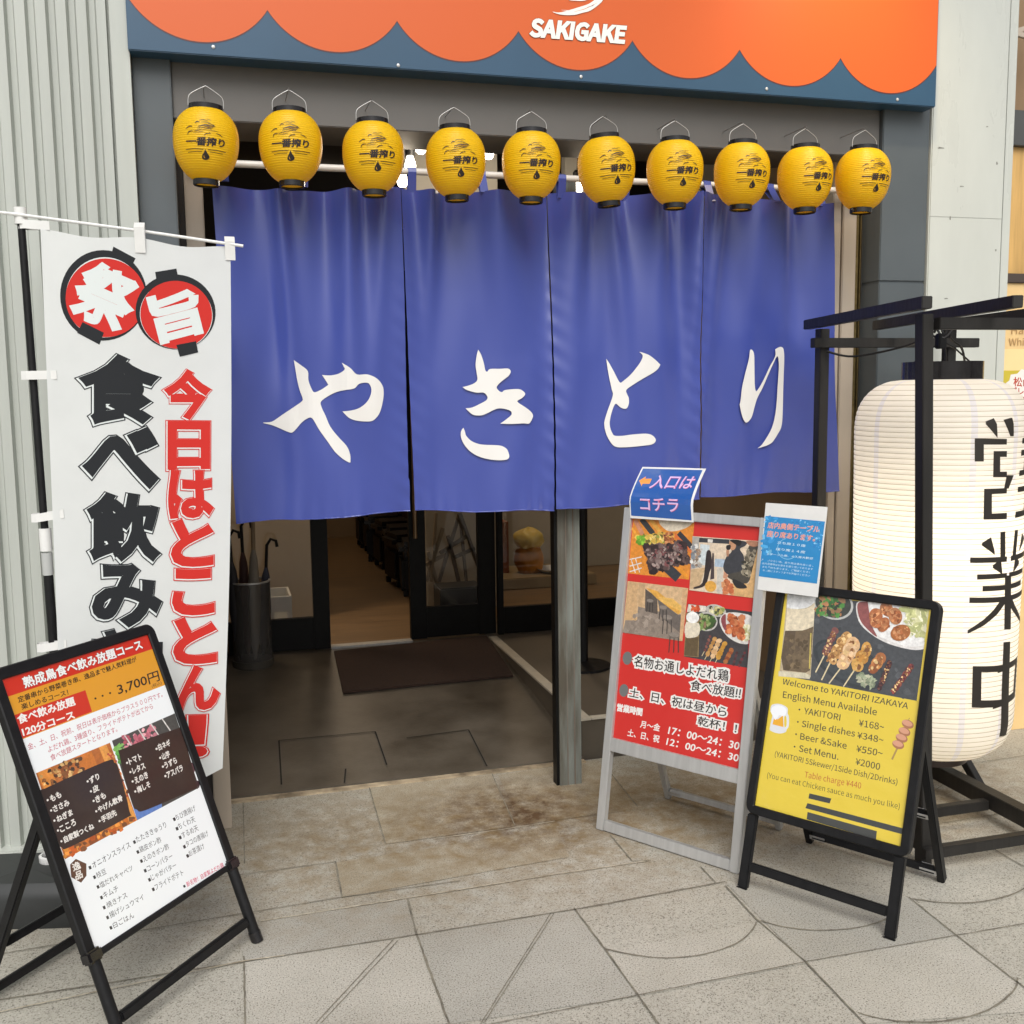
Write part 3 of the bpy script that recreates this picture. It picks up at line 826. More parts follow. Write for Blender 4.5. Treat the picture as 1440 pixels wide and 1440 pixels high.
ki1 = crom([(385, 155), (415, 210), (440, 290), (455, 365), (475, 378), (500, 352), (600, 350), (680, 348), (705, 380), (680, 425), (610, 480), (565, 535), (590, 575), (620, 585), (650, 565), (780, 555), (835, 580), (850, 610), (820, 645), (772, 675), (790, 700), (860, 745), (915, 790), (932, 830), (910, 880), (885, 905), (830, 902), (720, 908), (600, 905), (660, 860), (710, 815), (705, 780), (660, 760), (600, 750), (550, 760), (480, 795), (420, 820), (360, 822), (320, 810), (285, 780), (255, 750), (320, 742), (400, 705), (460, 670), (475, 640), (460, 610), (430, 590), (370, 592), (310, 578), (260, 560), (225, 535), (290, 518), (345, 495), (375, 460), (370, 400), (358, 310), (370, 210)], 4, sharp=(0, 28, 40, 50))
ki2 = crom([(235, 948), (250, 990), (262, 1030), (310, 1080), (380, 1110), (450, 1120), (540, 1122), (610, 1130), (660, 1160), (680, 1205), (683, 1245), (655, 1268), (580, 1275), (480, 1265), (390, 1240), (310, 1195), (250, 1130), (215, 1060), (208, 1000), (220, 965)], 4, sharp=(0,))
to = crom([(190, 275), (225, 330), (270, 420), (310, 510), (335, 545), (370, 520), (440, 455), (510, 370), (555, 300), (572, 250), (562, 225), (540, 200), (600, 220), (640, 240), (700, 290), (755, 345), (730, 390), (680, 435), (600, 485), (480, 560), (410, 610), (392, 640), (405, 680), (420, 720), (420, 780), (400, 830), (370, 838), (330, 820), (290, 782), (270, 800), (250, 850), (230, 920), (218, 1000), (225, 1060), (245, 1110), (270, 1140), (350, 1142), (440, 1128), (560, 1118), (640, 1120), (690, 1145), (715, 1185), (700, 1220), (660, 1240), (590, 1250), (480, 1262), (380, 1270), (300, 1270), (250, 1245), (205, 1180), (175, 1110), (158, 1020), (165, 960), (200, 850), (255, 690), (245, 620), (220, 490), (200, 360)], 4, sharp=(0, 12, 15))
ri = crom([(255, 180), (285, 185), (305, 240), (308, 400), (312, 560), (325, 635), (345, 630), (400, 555), (450, 470), (500, 370), (560, 250), (555, 170), (590, 150), (620, 143), (648, 165), (662, 250), (665, 400), (662, 650), (652, 900), (632, 1040), (590, 1120), (530, 1210), (470, 1250), (410, 1270), (362, 1285), (410, 1245), (460, 1170), (520, 1060), (560, 930), (585, 780), (598, 600), (608, 400), (600, 290), (580, 250), (530, 360), (470, 490), (410, 610), (350, 710), (320, 800), (290, 920), (260, 970), (228, 993), (205, 975), (180, 920), (150, 790), (160, 740), (170, 600), (200, 440), (240, 280)], 4, sharp=(11, 24, 44))
for grp in (((ya, CYA),), ((ki1, CKI), (ki2, CKI)), ((to, CTO),), ((ri, CRI),)):
    P = Print(noren_px, 0, .0)
    for pts, k in grp:
        P.poly(pts, hx("e2e0dc"), k)
    o = bend(P.mb, lambda x, z, l: noren_inv @ Vector(noren_pt(x, z, .0035)), (.016, .016)).build("brush_letter", M_ink, noren)

# ------------------------------------------------------------------ yellow paper lanterns
Y_LAN = 3.345
H_B, R_B = .222, .1035
def lan_r(t):
    if t < .42:
        s = 1-t/.42; return R_B*math.sqrt(max(0, 1-(.858*s)**2.25))
    s = (t-.42)/.58; return R_B*math.sqrt(max(0, 1-(.918*s)**2.2))
M_lan = paper("yellow_lantern_vinyl", (1.0, .67, .013), .42, rough=.34)
lan0 = onY(290, 205, Y_LAN)
lan_x = [onY(x, y, Y_LAN) for x, y in ((290, 205), (409, 208.5), (525, 222), (641, 230), (747, 234), (853, 240), (949, 244), (1043, 247), (1132, 252), (1213, 253))]
NR = 31
lm = MB()
lm.lathe([(lan_r(i/(NR*5))+.0015*abs(math.sin(PI*(i % 5)/5)), H_B*(.5-i/(NR*5))) for i in range(NR*5+1)], 48)
T = empty("paper_lantern", None, "lantern", loc=(lan0.x, Y_LAN, lan0.z))
lm.build("lantern_body", M_lan, T, smooth='all')
M_gloss = mat("glossy_black_plastic", (.012, .011, .012), .18, noise=.2, nscale=40)
zt_, zb_ = H_B/2, -H_B/2
MB().lathe([(.049, zt_-.006), (.0545, zt_-.004), (.0545, zt_+.016), (.051, zt_+.016), (.050, zt_)], 40).build("top_ring", M_gloss, T, smooth=True)
MB().lathe([(.0405, zb_+.006), (.0425, zb_+.004), (.0425, zb_-.017), (.040, zb_-.019), (.038, zb_-.017), (.038, zb_-.010)], 40).build("bottom_ring", M_gloss, T, smooth=True)
MB().lathe([(.0379, zb_-.0115), (.001, zb_-.0115)], 32).build("bottom_cap", M_lan, T, smooth=True)
wpts = crom([(-.0555, 0, zt_+.012), (-.052, 0, zt_+.045), (-.025, 0, zt_+.066), (0, 0, zt_+.080), (.025, 0, zt_+.066), (.052, 0, zt_+.045), (.0555, 0, zt_+.012)], 6, closed=False, sharp=(3,))
MB().tube(wpts, .0011, 6).build("wire_handle", M_alu, T, smooth=True)
CL = K(220, 100, 8)
def lan_px(x, y):
    p = onY(x, y, Y_LAN-.095); return (p.x-lan0.x, p.z-lan0.z)
P = Print(lan_px, 0, .0002)
ib = hx("231a14")
P.text("一番搾り", (300, 828), (772, 845), (306, 728), ib, CL, bold=.035)
P.poly(crom([(540, 878), (562, 920), (592, 960), (588, 990), (548, 1006), (508, 990), (505, 955), (525, 915)], 4, sharp=(0,)), ib, CL)
P.stroke([(525, 955), (528, 975), (540, 985)], 6, hx("e0a818"), CL)
P.stroke([(300, 878), (420, 874), (515, 884)], 8, ib, CL); P.stroke([(575, 886), (690, 890), (795, 898)], 8, ib, CL)
P.stroke([(330, 912), (420, 908), (500, 912)], 6, ib, CL); P.stroke([(600, 912), (690, 920), (760, 924)], 6, ib, CL)
for pts, w in (([(290, 625), (320, 600), (350, 592), (368, 600)], 13), ([(315, 700), (325, 665), (352, 655), (382, 658)], 12), ([(385, 660), (440, 648), (490, 636)], 9), ([(400, 555), (425, 535), (455, 545)], 14),
               ([(440, 600), (480, 590), (530, 580), (600, 590), (645, 588)], 16), ([(480, 618), (540, 605), (600, 615), (640, 600)], 12), ([(495, 640), (560, 628), (610, 635)], 9), ([(430, 625), (480, 612)], 8),
               ([(450, 520), (500, 512), (560, 525)], 7), ([(470, 545), (540, 545), (600, 560)], 7), ([(515, 712), (545, 690), (600, 685)], 11), ([(665, 680), (710, 695), (748, 716)], 11), ([(560, 560), (620, 575), (655, 600)], 8),
               ([(580, 672), (590, 690)], 9), ([(380, 680), (450, 670), (510, 662)], 6), ([(560, 655), (640, 650), (690, 662)], 6), ([(540, 500), (600, 520)], 5)):
    P.stroke(crom(pts, 4, closed=False), w, ib, CL, taper=.6)
def lan_surf(x, z, l):
    t = min(1, max(0, .5-z/H_B)); r = lan_r(t)+.0026+l*.3
    x = max(-r*.98, min(r*.98, x))
    return (x, -math.sqrt(r*r-x*x), z)
bend(P.mb, lan_surf, (.008, .006)).build("lantern_print", M_ink, T)
lan_lab = ["yellow paper lantern at the left end of the row, overlapping the left grey pillar's edge", "second yellow paper lantern from the left, in front of the lintel and the empty rod",
           "third yellow paper lantern from the left, left of the bare bulbs", "fourth yellow paper lantern from the left, between the bulbs over the white panel",
           "fifth yellow paper lantern from the left, right of the last upper bulb", "sixth yellow paper lantern from the left, tilted, beside the low bulb on the right",
           "seventh yellow paper lantern from the left, near the middle of the right half", "eighth yellow paper lantern from the left, third from the right end",
           "ninth yellow paper lantern from the left, second from the right end", "yellow paper lantern at the right end of the row, in front of the right jamb"]
GL = "yellow lanterns in a row over the entrance"
lans = [T]+[copy_tree(T) for _ in lan_x[1:]]
for i, (o, p) in enumerate(zip(lans, lan_x)):
    o.location = (p.x, Y_LAN, p.z); o.scale = (.915, .915, .905)
    o.rotation_euler = (R((1, -1, 0, .5, 0, 1, 0, .5, -1, 0)[i]), R((2, 0, 0, -1, 1, -5, 0, 1, 0, 2)[i]), R((2, -2, 3, 0, -2, 4, -3, 0, 4, 2)[i]))
    o["label"] = lan_lab[i]; o["group"] = GL
hk = MB().tube([(0, Y_BEAM-Y_LAN+.002, .006), (0, .004, .006), (0, -.003, .004), (0, -.003, .001), (0, .001, -.003)], .0011, 6)
hk0 = hk.build("wall_hook", M_beam, None, smooth=True)
for i, p in enumerate(lan_x):
    o = hk0 if i == 0 else hk0.copy()
    if i: COL.objects.link(o)
    o.location = (p.x, Y_LAN, p.z+(zt_+.0805)*.905)
    tag(o, "thin grey hook on the lintel that holds one of the yellow lanterns' wire handles", "hook", "hooks above the yellow lanterns")

# ------------------------------------------------------------------ bare bulbs
M_bulb = emit("bulb_glow", (1, .88, .70), 15)
bulb_px = [(591.7, 207), (577, 232), (566, 254), (687, 215), (812, 264)]
blab = ["lit bare bulb highest in the gap between the third and fourth lanterns", "lit bare bulb below the highest one, right of the third lantern", "lit bare bulb lowest behind the third lantern, at the curtain top",
        "lit bare bulb between the fourth and fifth lanterns", "lit bare bulb low at the sixth lantern's left side"]
for i, (x, y) in enumerate(bulb_px):
    p = onY(x, y, 4.05+.06*i)
    t = empty("light_bulb", blab[i], "light bulb", loc=p, group="bare bulbs behind the curtain")
    MB().lathe([(.001, -.026), (.011, -.024), (.019, -.015), (.0215, -.004), (.019, .010), (.013, .026), (.012, .034)], 20).build("bulb", M_bulb, t, smooth=True)
    MB().lathe([(.013, .032), (.019, .034), (.020, .062), (.012, .072), (.004, .074)], 20).build("socket", M_black, t, smooth=True)
    MB().tube([(0, 0, .07), (.004, 0, (2.60-p.z)*.6), (0, 0, 2.62-p.z)], .003, 6).build("cable", M_black, t)
    ld = bpy.data.lights.new("bulb_light", 'POINT'); ld.energy = .9; ld.color = (1, .84, .64); ld.shadow_soft_size = .03
    lo = bpy.data.objects.new("bulb_light", ld); COL.objects.link(lo); lo.parent = t; lo.location = (0, -.05, -.02)

# ------------------------------------------------------------------ middle shutter post
b = onZ(803, 1104, 0)
M_post = mat("weathered_grey_green_metal", hx("767c77"), .6, noise=.5, nscale=13, stretch=(1, 1, .14), col2=hx("4f4a40"), bump=.2, bscale=40)
pt = onY(799, 715, b.y)
pm = MB()
dx = (pt.x-b.x)/(pt.z)
def post_piece(x0, x1, y0, y1, m):
    h = 2.25
    q = [(x0, y0, 0), (x1, y0, 0), (x1, y1, 0), (x0, y1, 0)]
    q2 = [(a+dx*h, bb, h) for a, bb, _ in q]
    return MB().add([Vector(p)+Vector((b.x, b.y, 0)) for p in q+q2], [(3, 2, 1, 0), (4, 5, 6, 7), (0, 1, 5, 4), (1, 2, 6, 5), (2, 3, 7, 6), (3, 0, 4, 7)])
w_ = (onZ(818, 1102, 0)-onZ(789, 1107, 0)).x/2
po = post_piece(-w_, w_, 0, .045, None).build("shutter_post", M_post)
tag(po, "weathered grey-green metal post standing at the middle of the entrance", "post")
post_piece(-w_-.011, -w_-.001, .006, .05, None).build("side_rail", M_doorframe, po)
post_piece(-w_*.30, -w_*.22, -.0012, .0, None).build("rust_streak", mat("rust_streaks", hx("5b4436"), .85, noise=.6, nscale=14, stretch=(1, 1, .2), col2=hx("7a7d77")), po)
post_piece(w_*.34, w_*.44, -.0012, .0, None).build("rust_streak", MATS["rust_streaks"], po)

# ------------------------------------------------------------------ doors
def dx_(x, y=800): return onY(x, y, Y_DOOR).x
def door(name, label, x0, x1, st, rail, y=Y_DOOR, handle=None, hz=.30):
    t = empty(name, label, "glass door", loc=((x0+x1)/2, y, Z_IN))
    h = 2.12-Z_IN; w = (x1-x0)/2
    f = MB()
    f.box((-w, -.02, 0), (-w+st[0], .02, h), .002)
    f.box((w-st[1], -.02, 0), (w, .02, h), .002)
    f.box((-w+st[0]+.0005, -.018, .004), (w-st[1]-.0005, .018, rail), .002)
    f.box((-w+st[0]+.0005, -.018, h-.09), (w-st[1]-.0005, .018, h), .002)
    f.build("frame", M_doorframe, t)
    MB().add([(-w+st[0], 0, rail), (w-st[1], 0, rail), (w-st[1], 0, h-.09), (-w+st[0], 0, h-.09)], [(0, 1, 2, 3)]).build("pane", M_glass, t)
    if handle is not None:
        MB().tube([(handle, -.05, hz), (handle, -.05, 1.35)], .011, 12).tube([(handle, -.05, hz+.06), (handle, -.018, hz+.06)], .006).tube([(handle, -.05, 1.19), (handle, -.018, 1.19)], .006).build("handle", mat("bronze_handle", (.22, .15, .09), .35, metal=.8, noise=.2, nscale=20), t, smooth=True)
    return t
xd = [dx_(v, 820) for v in (300, 439, 462, 578, 601, 675, 699, 778)]
door("glass_door", "fixed black-framed glass panel left of the open doorway, behind the umbrella stand", -.055, xd[2], (.05, xd[2]-xd[1]), .17)
door("glass_door", "black-framed sliding glass door right of the open doorway", xd[3], xd[6]-.001, (xd[4]-xd[3], xd[6]-xd[5]), .17, y=Y_DOOR+.05, handle=-(xd[6]-xd[3])/2+.03, hz=onY(583, 757, Y_DOOR).z-Z_IN)
door("glass_door", "black-framed glass panel between the sliding door and the grey post", xd[6]+.001, xd[7]+.12, (.03, .06), .15, y=Y_DOOR+.0)
door("glass_door", "dark glass door with bronze pull bar right of the grey post", xd[7]+.125, 2.42, (.07, .06), .16, handle=-.28)

# ------------------------------------------------------------------ interior
structure(MB().box((-2.5, Y_DOOR+.06, Z_IN-.05), (4.5, 9.6, Z_IN-.002)).build("interior_floor", M_wood_floor))
sill = MB().box((xd[2]+.002, Y_DOOR-.03, Z_IN-.02), (xd[3]-.002, Y_DOOR+.03, Z_IN+.008), .002).build("door_sill", M_alu)
tag(sill, "aluminium sill across the open doorway", "sill")
on_plane_box("interior_wall", -2.5, 4.5, 9.6, 9.7, 0, 2.7, M_wall_in, "warm beige back wall inside the restaurant", "wall")
on_plane_box("interior_wall", -2.6, -2.5, Y_DOOR+.1, 9.7, 0, 2.7, M_wall_in, "warm beige left wall inside the restaurant", "wall")
on_plane_box("interior_wall", 4.5, 4.6, Y_DOOR+.1, 9.7, 0, 2.7, M_wall_in, "warm beige right wall inside the restaurant", "wall")
on_plane_box("interior_ceiling", -2.6, 4.6, Y_DOOR+.21, 9.7, 2.7, 2.8, M_dark, "dark ceiling inside the restaurant", "ceiling")
on_plane_box("interior_wall", -2.5, -.13, Y_DOOR+.06, Y_DOOR+.12, 0, 2.7, M_wall_in, "inner face of the front wall left of the glass doors", "wall")
XC = onZ(583, 806, Z_IN).x+.10
on_plane_box("partition_wall", XC, XC+.06, 6.15, 9.55, Z_IN, 2.69, mat("dark_red_brown_panel", hx("4a3226"), .55, noise=.25, nscale=3), "dark reddish brown partition wall inside behind the row of black stools", "wall")
on_plane_box("partition_wall", XC+.061, 4.5, 7.3, 7.36, Z_IN, 2.69, mat("pale_plaster", hx("a39680"), .7, noise=.12, nscale=3), "pale plaster wall inside seen through the right glass panes", "wall")
def stool():
    t = empty("stool", "low black upholstered stool in the row along the partition inside the open doorway", "stool", group="black stools along the partition")
    MB().box((-.15, -.15, .26), (.15, .15, .36), .035).build("seat", mat("black_leatherette", (.01, .009, .009), .35, noise=.3, nscale=20), t, smooth=True)
    MB().box((-.135, -.135, .04), (.135, .135, .258), .02).build("base", M_black, t)
    for sx in (-1, 1):
        for sy in (-1, 1): MB().box((sx*.11-.015, sy*.11-.015, 0), (sx*.11+.015, sy*.11+.015, .039)).build("foot", M_black, t)
    return t
s0 = stool()
for i in range(8):
    o = s0 if i == 0 else copy_tree(s0)
    o.location = (XC-.17-.02*(i % 3), 6.35+.37*i, Z_IN)
    o.rotation_euler = (0, 0, R((3, -6, 9, -2, 5, -8, 4, 0)[i]))
on_plane_box("partition_wall", -2.45, onY(441, 800, 6.15).x, 6.15, 6.22, Z_IN, 2.69, mat("pale_wall_lining", hx("b0a28c"), .7, noise=.10, nscale=2.5), "pale lining wall close behind the left glass panel", "wall")
xw0, xw1 = onY(599, 800, 6.12).x, onY(701, 800, 6.12).x
on_plane_box("partition_wall", xw0, xw1, 6.10, 6.14, Z_IN, 2.69, mat("pale_board", hx("a89c88"), .7, noise=.12, nscale=3), "pale board wall behind the bars that stand in for reflected lines", "wall")
# bars added in place of reflected lines, and storage, behind the sliding door's glass
M_wood_l = mat("pale_wood", hx("8c7a60"), .6, noise=.25, nscale=10, stretch=(1, 1, .1))
xe0, xe1 = onY(605, 800, 6.5).x, onY(672, 800, 6.5).x
def ez(x, y, Y=5.9): p = onY(x, y, Y); return (p.x, Y, p.z)
CE = K(460, 700, 4.2353)
for i, (lab, legs) in enumerate((("added bars crossing in an A behind the sliding door, standing in for reflected lines", [((790, 90), (830, 505)), ((790, 90), (905, 420)), ((790, 90), (665, 500)), ((720, 225), (785, 505)), ((670, 330), (830, 230)), ((745, 360), (880, 300))]),
                                 ("second set of added bars for reflected lines, narrower and further left behind the glass", [((650, 90), (620, 500)), ((690, 180), (590, 500)), ((600, 320), (655, 510)), ((585, 400), (720, 330))]))):
    e = MB()
    for a, bq in legs:
        e.bar(ez(*CE(a), 5.9+.08*i), ez(*CE(bq), 5.9+.08*i), .016, .022)
    tag(e.build("reflection_bars", mat("dark_wood", hx("5a4a38"), .6, noise=.3, nscale=10) if i == 0 else M_wood_l), lab, "reflection_bars")
def zz(x, y, Y): return onY(x, y, Y).z
pA, pB = ez(*CE((665, 505)), 5.7), ez(*CE((925, 640)), 5.7)
tag(MB().box((pA[0], 5.66, Z_IN), (pB[0], 5.86, pA[2]-.03), .008).box((pA[0]-.004, 5.65, pA[2]-.16), (pB[0]+.004, 5.66, pA[2]-.15)).build("storage_box", mat("dark_grey_box", hx("2c2a27"), .5, noise=.2, nscale=6)), "low dark storage box under the easels, behind the sliding door's glass", "box")
# counter with a lit yellow bundle
Yc = 6.6
cA, cB = onY(703, 815, Yc), onY(756, 851, Yc)
cx1 = onY(790, 800, Yc).x
tag(MB().box((cA.x-.02, Yc, Z_IN), (cx1+.25, Yc+.5, cA.z), .006).build("counter", mat("cream_counter", hx("a08a66"), .5, noise=.15, nscale=4)), "cream counter inside, seen through the right glass pane", "counter")
rnd = random.Random(4)
bc, br = onY(744, 760, Yc+.2), onY(764, 760, Yc+.2)
rr = (br.x-bc.x)*1.05
def lump(c, rx, ry, rz, amp, seed, n=26):
    rnd = random.Random(seed); ph = [rnd.uniform(0, 6) for _ in range(8)]
    mb = MB(); v = []
    for i in range(n+1):
        t = PI*i/n
        for k in range(n):
            p = 2*PI*k/n
            g = 1+amp*(math.sin(3*p+ph[0]+2*t)+.7*math.sin(5*p+ph[1]-3*t)+.5*math.sin(9*p+ph[2]+5*t))
            v.append((c[0]+rx*g*math.sin(t)*math.cos(p), c[1]+ry*g*math.sin(t)*math.sin(p), c[2]+rz*g*math.cos(t)))
    return mb.add(v, [(i*n+k, i*n+(k+1) % n, (i+1)*n+(k+1) % n, (i+1)*n+k) for i in range(n) for k in range(n)])
bun = empty("wrapped_bundle", "orange and yellow wrapped bundle on the counter behind the right glass pane", "bundle", loc=(bc.x, Yc+.2, cA.z))
lump((0, 0, .09), rr*.95, rr*.8, .12, .05, 5).build("lower_wrap", mat("orange_wrap", hx("c8822c"), .5, noise=.3, nscale=9, bump=.2, bscale=14), bun, smooth='all')
lump((0, 0, .235), rr*.98, rr*.8, .075, .07, 9).build("upper_wrap", mat("yellow_wrap", hx("e3c254"), .45, noise=.2, nscale=9, bump=.3, bscale=16), bun, smooth='all')
bl_ = onY(721, 795, Yc+.1)
tag(MB().lathe([(.005, 0), (.08, .002), (.12, .03), (.115, .03), (.07, .008), (.005, .006)], 28, (onY(778, 787, Yc+.15).x, Yc+.15, cA.z+.001)).build("bowl", M_plastic_w, smooth=True), "white shallow bowl on the counter beside the wrapped bundle", "bowl")
xs = onY(712, 760, Yc+.3)
tag(MB().box((xs.x-.11, Yc+.22, cA.z), (xs.x-.005, Yc+.42, cA.z+.36), .004).build("menu_box", mat("dull_orange_box", hx("8f4f2a"), .6, noise=.3, nscale=7)), "dull orange upright box on the counter left of the wrapped bundle", "box")
# interior ceiling lamps, unseen; the two nearest the doors added to brighten pale walls
for (lx, ly, lz, en, sz) in ((.75, 8.2, 2.55, 14, .3), (1.75, 6.75, 2.45, 24, .12), (-.2, 5.78, 2.5, 42, .2), (1.25, 5.80, 2.5, 7, .15)):
    t = empty("unseen_ceiling_lamp", "unseen round warm ceiling lamp inside the restaurant", "lamp", loc=(lx, ly, lz), group="unseen ceiling lamps inside")
    MB().lathe([(.001, 0), (.11, .005), (.12, .03), (.12, .06), (.02, .07)], 24).build("shade", emit("lamp_glow", (1, .72, .42), 6), t, smooth=True)
    MB().tube([(0, 0, .07), (0, 0, 2.7-lz)], .006, 8).build("stem", M_black, t)
    ld = bpy.data.lights.new("lamp_light", 'POINT'); ld.energy = en; ld.color = (1, .78, .55); ld.shadow_soft_size = sz
    lo = bpy.data.objects.new("lamp_light", ld); COL.objects.link(lo); lo.parent = t; lo.location = (0, 0, -.08-sz*.3)

# black stanchion right of the post
q = onZ(838, 936, Z_IN)
sx = onY(820, 800, q.y).x
stn = empty("pole_stand", "slim black pole on a round foot standing behind the grey post", "pole", loc=(sx, q.y, Z_IN))
MB().lathe([(.001, 0), (.13, 0), (.13, .012), (.05, .022), (.02, .03)], 32).build("foot", M_black, stn, smooth=True)
MB().tube([(0, 0, .02), (0, 0, 1.7)], .022, 14).build("pole", M_black, stn, smooth=True)

# door mat
def ramp_pt(p): v = on_ramp(*CD(p)); return v
mc = [ramp_pt(p) for p in ((415, 658), (1008, 598), (1112, 752), (450, 818))]
mm = MB()
mm.add([v+Vector((0, 0, 0)) for v in mc]+[v+Vector((0, 0, .010)) for v in mc], [(0, 3, 2, 1), (4, 5, 6, 7), (0, 1, 5, 4), (1, 2, 6, 5), (2, 3, 7, 6), (3, 0, 4, 7)])
tag(mm.build("door_mat", mat("brown_coir_mat", hx("36241b"), .95, noise=.35, nscale=60, bump=.5, bscale=300)), "dark reddish brown door mat in front of the open doorway", "mat")
# umbrella stand
q = on_ramp(357, 938)
us = empty("umbrella_stand", "grey see-through cylinder umbrella stand behind the white banner", "umbrella stand", loc=(q.x+.0, q.y+.06, q.z))
M_smoke = glass("smoked_acrylic", (.70, .68, .65), .05, .12)
ur = (onY(385, 930, q.y+.06).x-onY(330, 930, q.y+.06).x)/2
_n = M_smoke.node_tree.nodes; _l = M_smoke.node_tree.links
_o = [q for q in _n if q.type == 'OUTPUT_MATERIAL'][0]; _m0 = [q for q in _n if q.type == 'MIX_SHADER'][0]
_d = _n.new("ShaderNodeBsdfDiffuse"); _d.inputs[0].default_value = (.22, .21, .20, 1)
_m1 = _n.new("ShaderNodeMixShader"); _m1.inputs[0].default_value = .30
_l.new(_m0.outputs[0], _m1.inputs[1]); _l.new(_d.outputs[0], _m1.inputs[2]); _l.new(_m1.outputs[0], _o.inputs[0])
MB().lathe([(ur, .03), (ur, .42)], 36).build("cylinder", M_smoke, us, smooth='all')
MB().lathe([(.001, -.006), (ur+.006, -.006), (ur+.008, .03), (.001, .031)], 36).build("base", mat("grey_stand_base", hx("4a463f"), .5, noise=.2, nscale=8), us, smooth=True)
MB().lathe([(ur-.004, .42), (ur+.004, .42), (ur+.004, .428), (ur-.004, .428), (ur-.004, .42)], 36).build("rim", M_alu, us, smooth=True)
uc = ["2a292d", "8a8378", "3c4050", "4f3430"]
ul = ["black folded umbrella in the stand, at the left", "grey folded umbrella with a pale wooden handle in the stand", "dark navy folded umbrella in the stand", "dark maroon folded umbrella at the back of the stand"]
for i, (dx2, dy2, tx, h) in enumerate(((-.06, -.03, -.03, .62), (.01, -.04, .015, .70), (.05, .03, .04, .56), (-.02, .05, -.01, .66))):
    u = empty("umbrella", ul[i], "umbrella", loc=(us.location.x+dx2, us.location.y+dy2, us.location.z+.034), group="umbrellas in the stand")
    top = Vector((tx, 0, h))
    MB().tube([(0, 0, .0), top*.12, top*.4, top*.72, top*.80], [.004, .022, .034, .02, .008], 12).build("canopy", mat("umbrella_cloth_%d" % i, hx(uc[i]), .7, noise=.35, nscale=18, stretch=(1, 1, .1)), u, smooth=True)
    hp = [top*.78, top]
    if i == 1:
        MB().tube([top*.78, top*1.2], .010, 10).build("handle", M_wood_l, u, smooth=True)
    else:
        MB().tube([top*.78, top, top+Vector((.02, 0, .03)), top+Vector((.045, 0, .02)), top+Vector((.05, 0, -.01))], .008, 8).build("handle", M_black, u, smooth=True)
# white crate behind the left glass
a_, b_ = onY(377, 840, 5.72), onY(412, 893, 5.72)
cr = MB()
cw, ch = b_.x-a_.x, a_.z-Z_IN
cr.box((a_.x, 5.72, Z_IN), (b_.x, 6.0, Z_IN+.02)); cr.box((a_.x, 5.72, Z_IN+ch*.62), (b_.x, 5.735, Z_IN+ch), .003); cr.box((a_.x, 5.985, Z_IN), (b_.x, 6.0, Z_IN+ch))
cr.box((a_.x, 5.72, Z_IN+.021), (a_.x+cw*.22, 5.735, Z_IN+ch*.62)); cr.box((b_.x-cw*.22, 5.72, Z_IN+.021), (b_.x, 5.735, Z_IN+ch*.62))
cr.box((a_.x, 5.736, Z_IN+.021), (a_.x+.012, 5.984, Z_IN+ch)); cr.box((b_.x-.012, 5.736, Z_IN+.021), (b_.x, 5.984, Z_IN+ch))
tag(cr.build("plastic_crate", M_plastic_w), "white plastic bottle crate on the floor behind the left glass panel", "crate")

# ------------------------------------------------------------------ A-frame boards
def quad_map(src, dst):
    """photo pixel -> local (x, z): the projective map taking four seen corners to the four corners of a panel"""
    A, B = [], []
    for (x, y), (u, v) in zip(src, dst):
        A.append([x, y, 1, 0, 0, 0, -u*x, -u*y]); B.append(u)
        A.append([0, 0, 0, x, y, 1, -v*x, -v*y]); B.append(v)
    n = 8
    for i in range(n):
        p = max(range(i, n), key=lambda r: abs(A[r][i])); A[i], A[p] = A[p], A[i]; B[i], B[p] = B[p], B[i]
        for r in range(i+1, n):
            k = A[r][i]/A[i][i]
            for c in range(i, n): A[r][c] -= k*A[i][c]
            B[r] -= k*B[i]
    h = [0]*n
    for i in range(n-1, -1, -1):
        h[i] = (B[i]-sum(A[i][c]*h[c] for c in range(i+1, n)))/A[i][i]
    return lambda x, y: ((h[0]*x+h[1]*y+h[2])/(h[6]*x+h[7]*y+1), (h[3]*x+h[4]*y+h[5])/(h[6]*x+h[7]*y+1))
class Board:
    def __init__(s, name, label, cat, a, ang, lean, W, H):
        u = Vector((math.cos(R(ang)), math.sin(R(ang)), 0)); n0 = Vector((u.y, -u.x, 0))
        up = Vector((0, 0, 1))*math.cos(R(lean))-n0*math.sin(R(lean)); aw = up.cross(u)
        s.m = Matrix(((u.x, aw.x, up.x, a[0]), (u.y, aw.y, up.y, a[1]), (u.z, aw.z, up.z, 0), (0, 0, 0, 1)))
        s.inv = s.m.inverted(); s.W, s.H = W, H
        s.root = empty(name, label, cat, mtx=s.m)
        s.back = Vector((-n0.x, -n0.y, 0))
    def at(s, x, y, y0=0.):
        o = s.inv @ CAM_O; d = s.inv.to_3x3() @ ray(x, y)
        return o+d*((y0-o.y)/d.y)
    def px(s, y0):
        return lambda x, y: (lambda p: (p.x, p.z))(s.at(x, y, y0))
    def loc(s, w): return s.inv @ Vector(w)
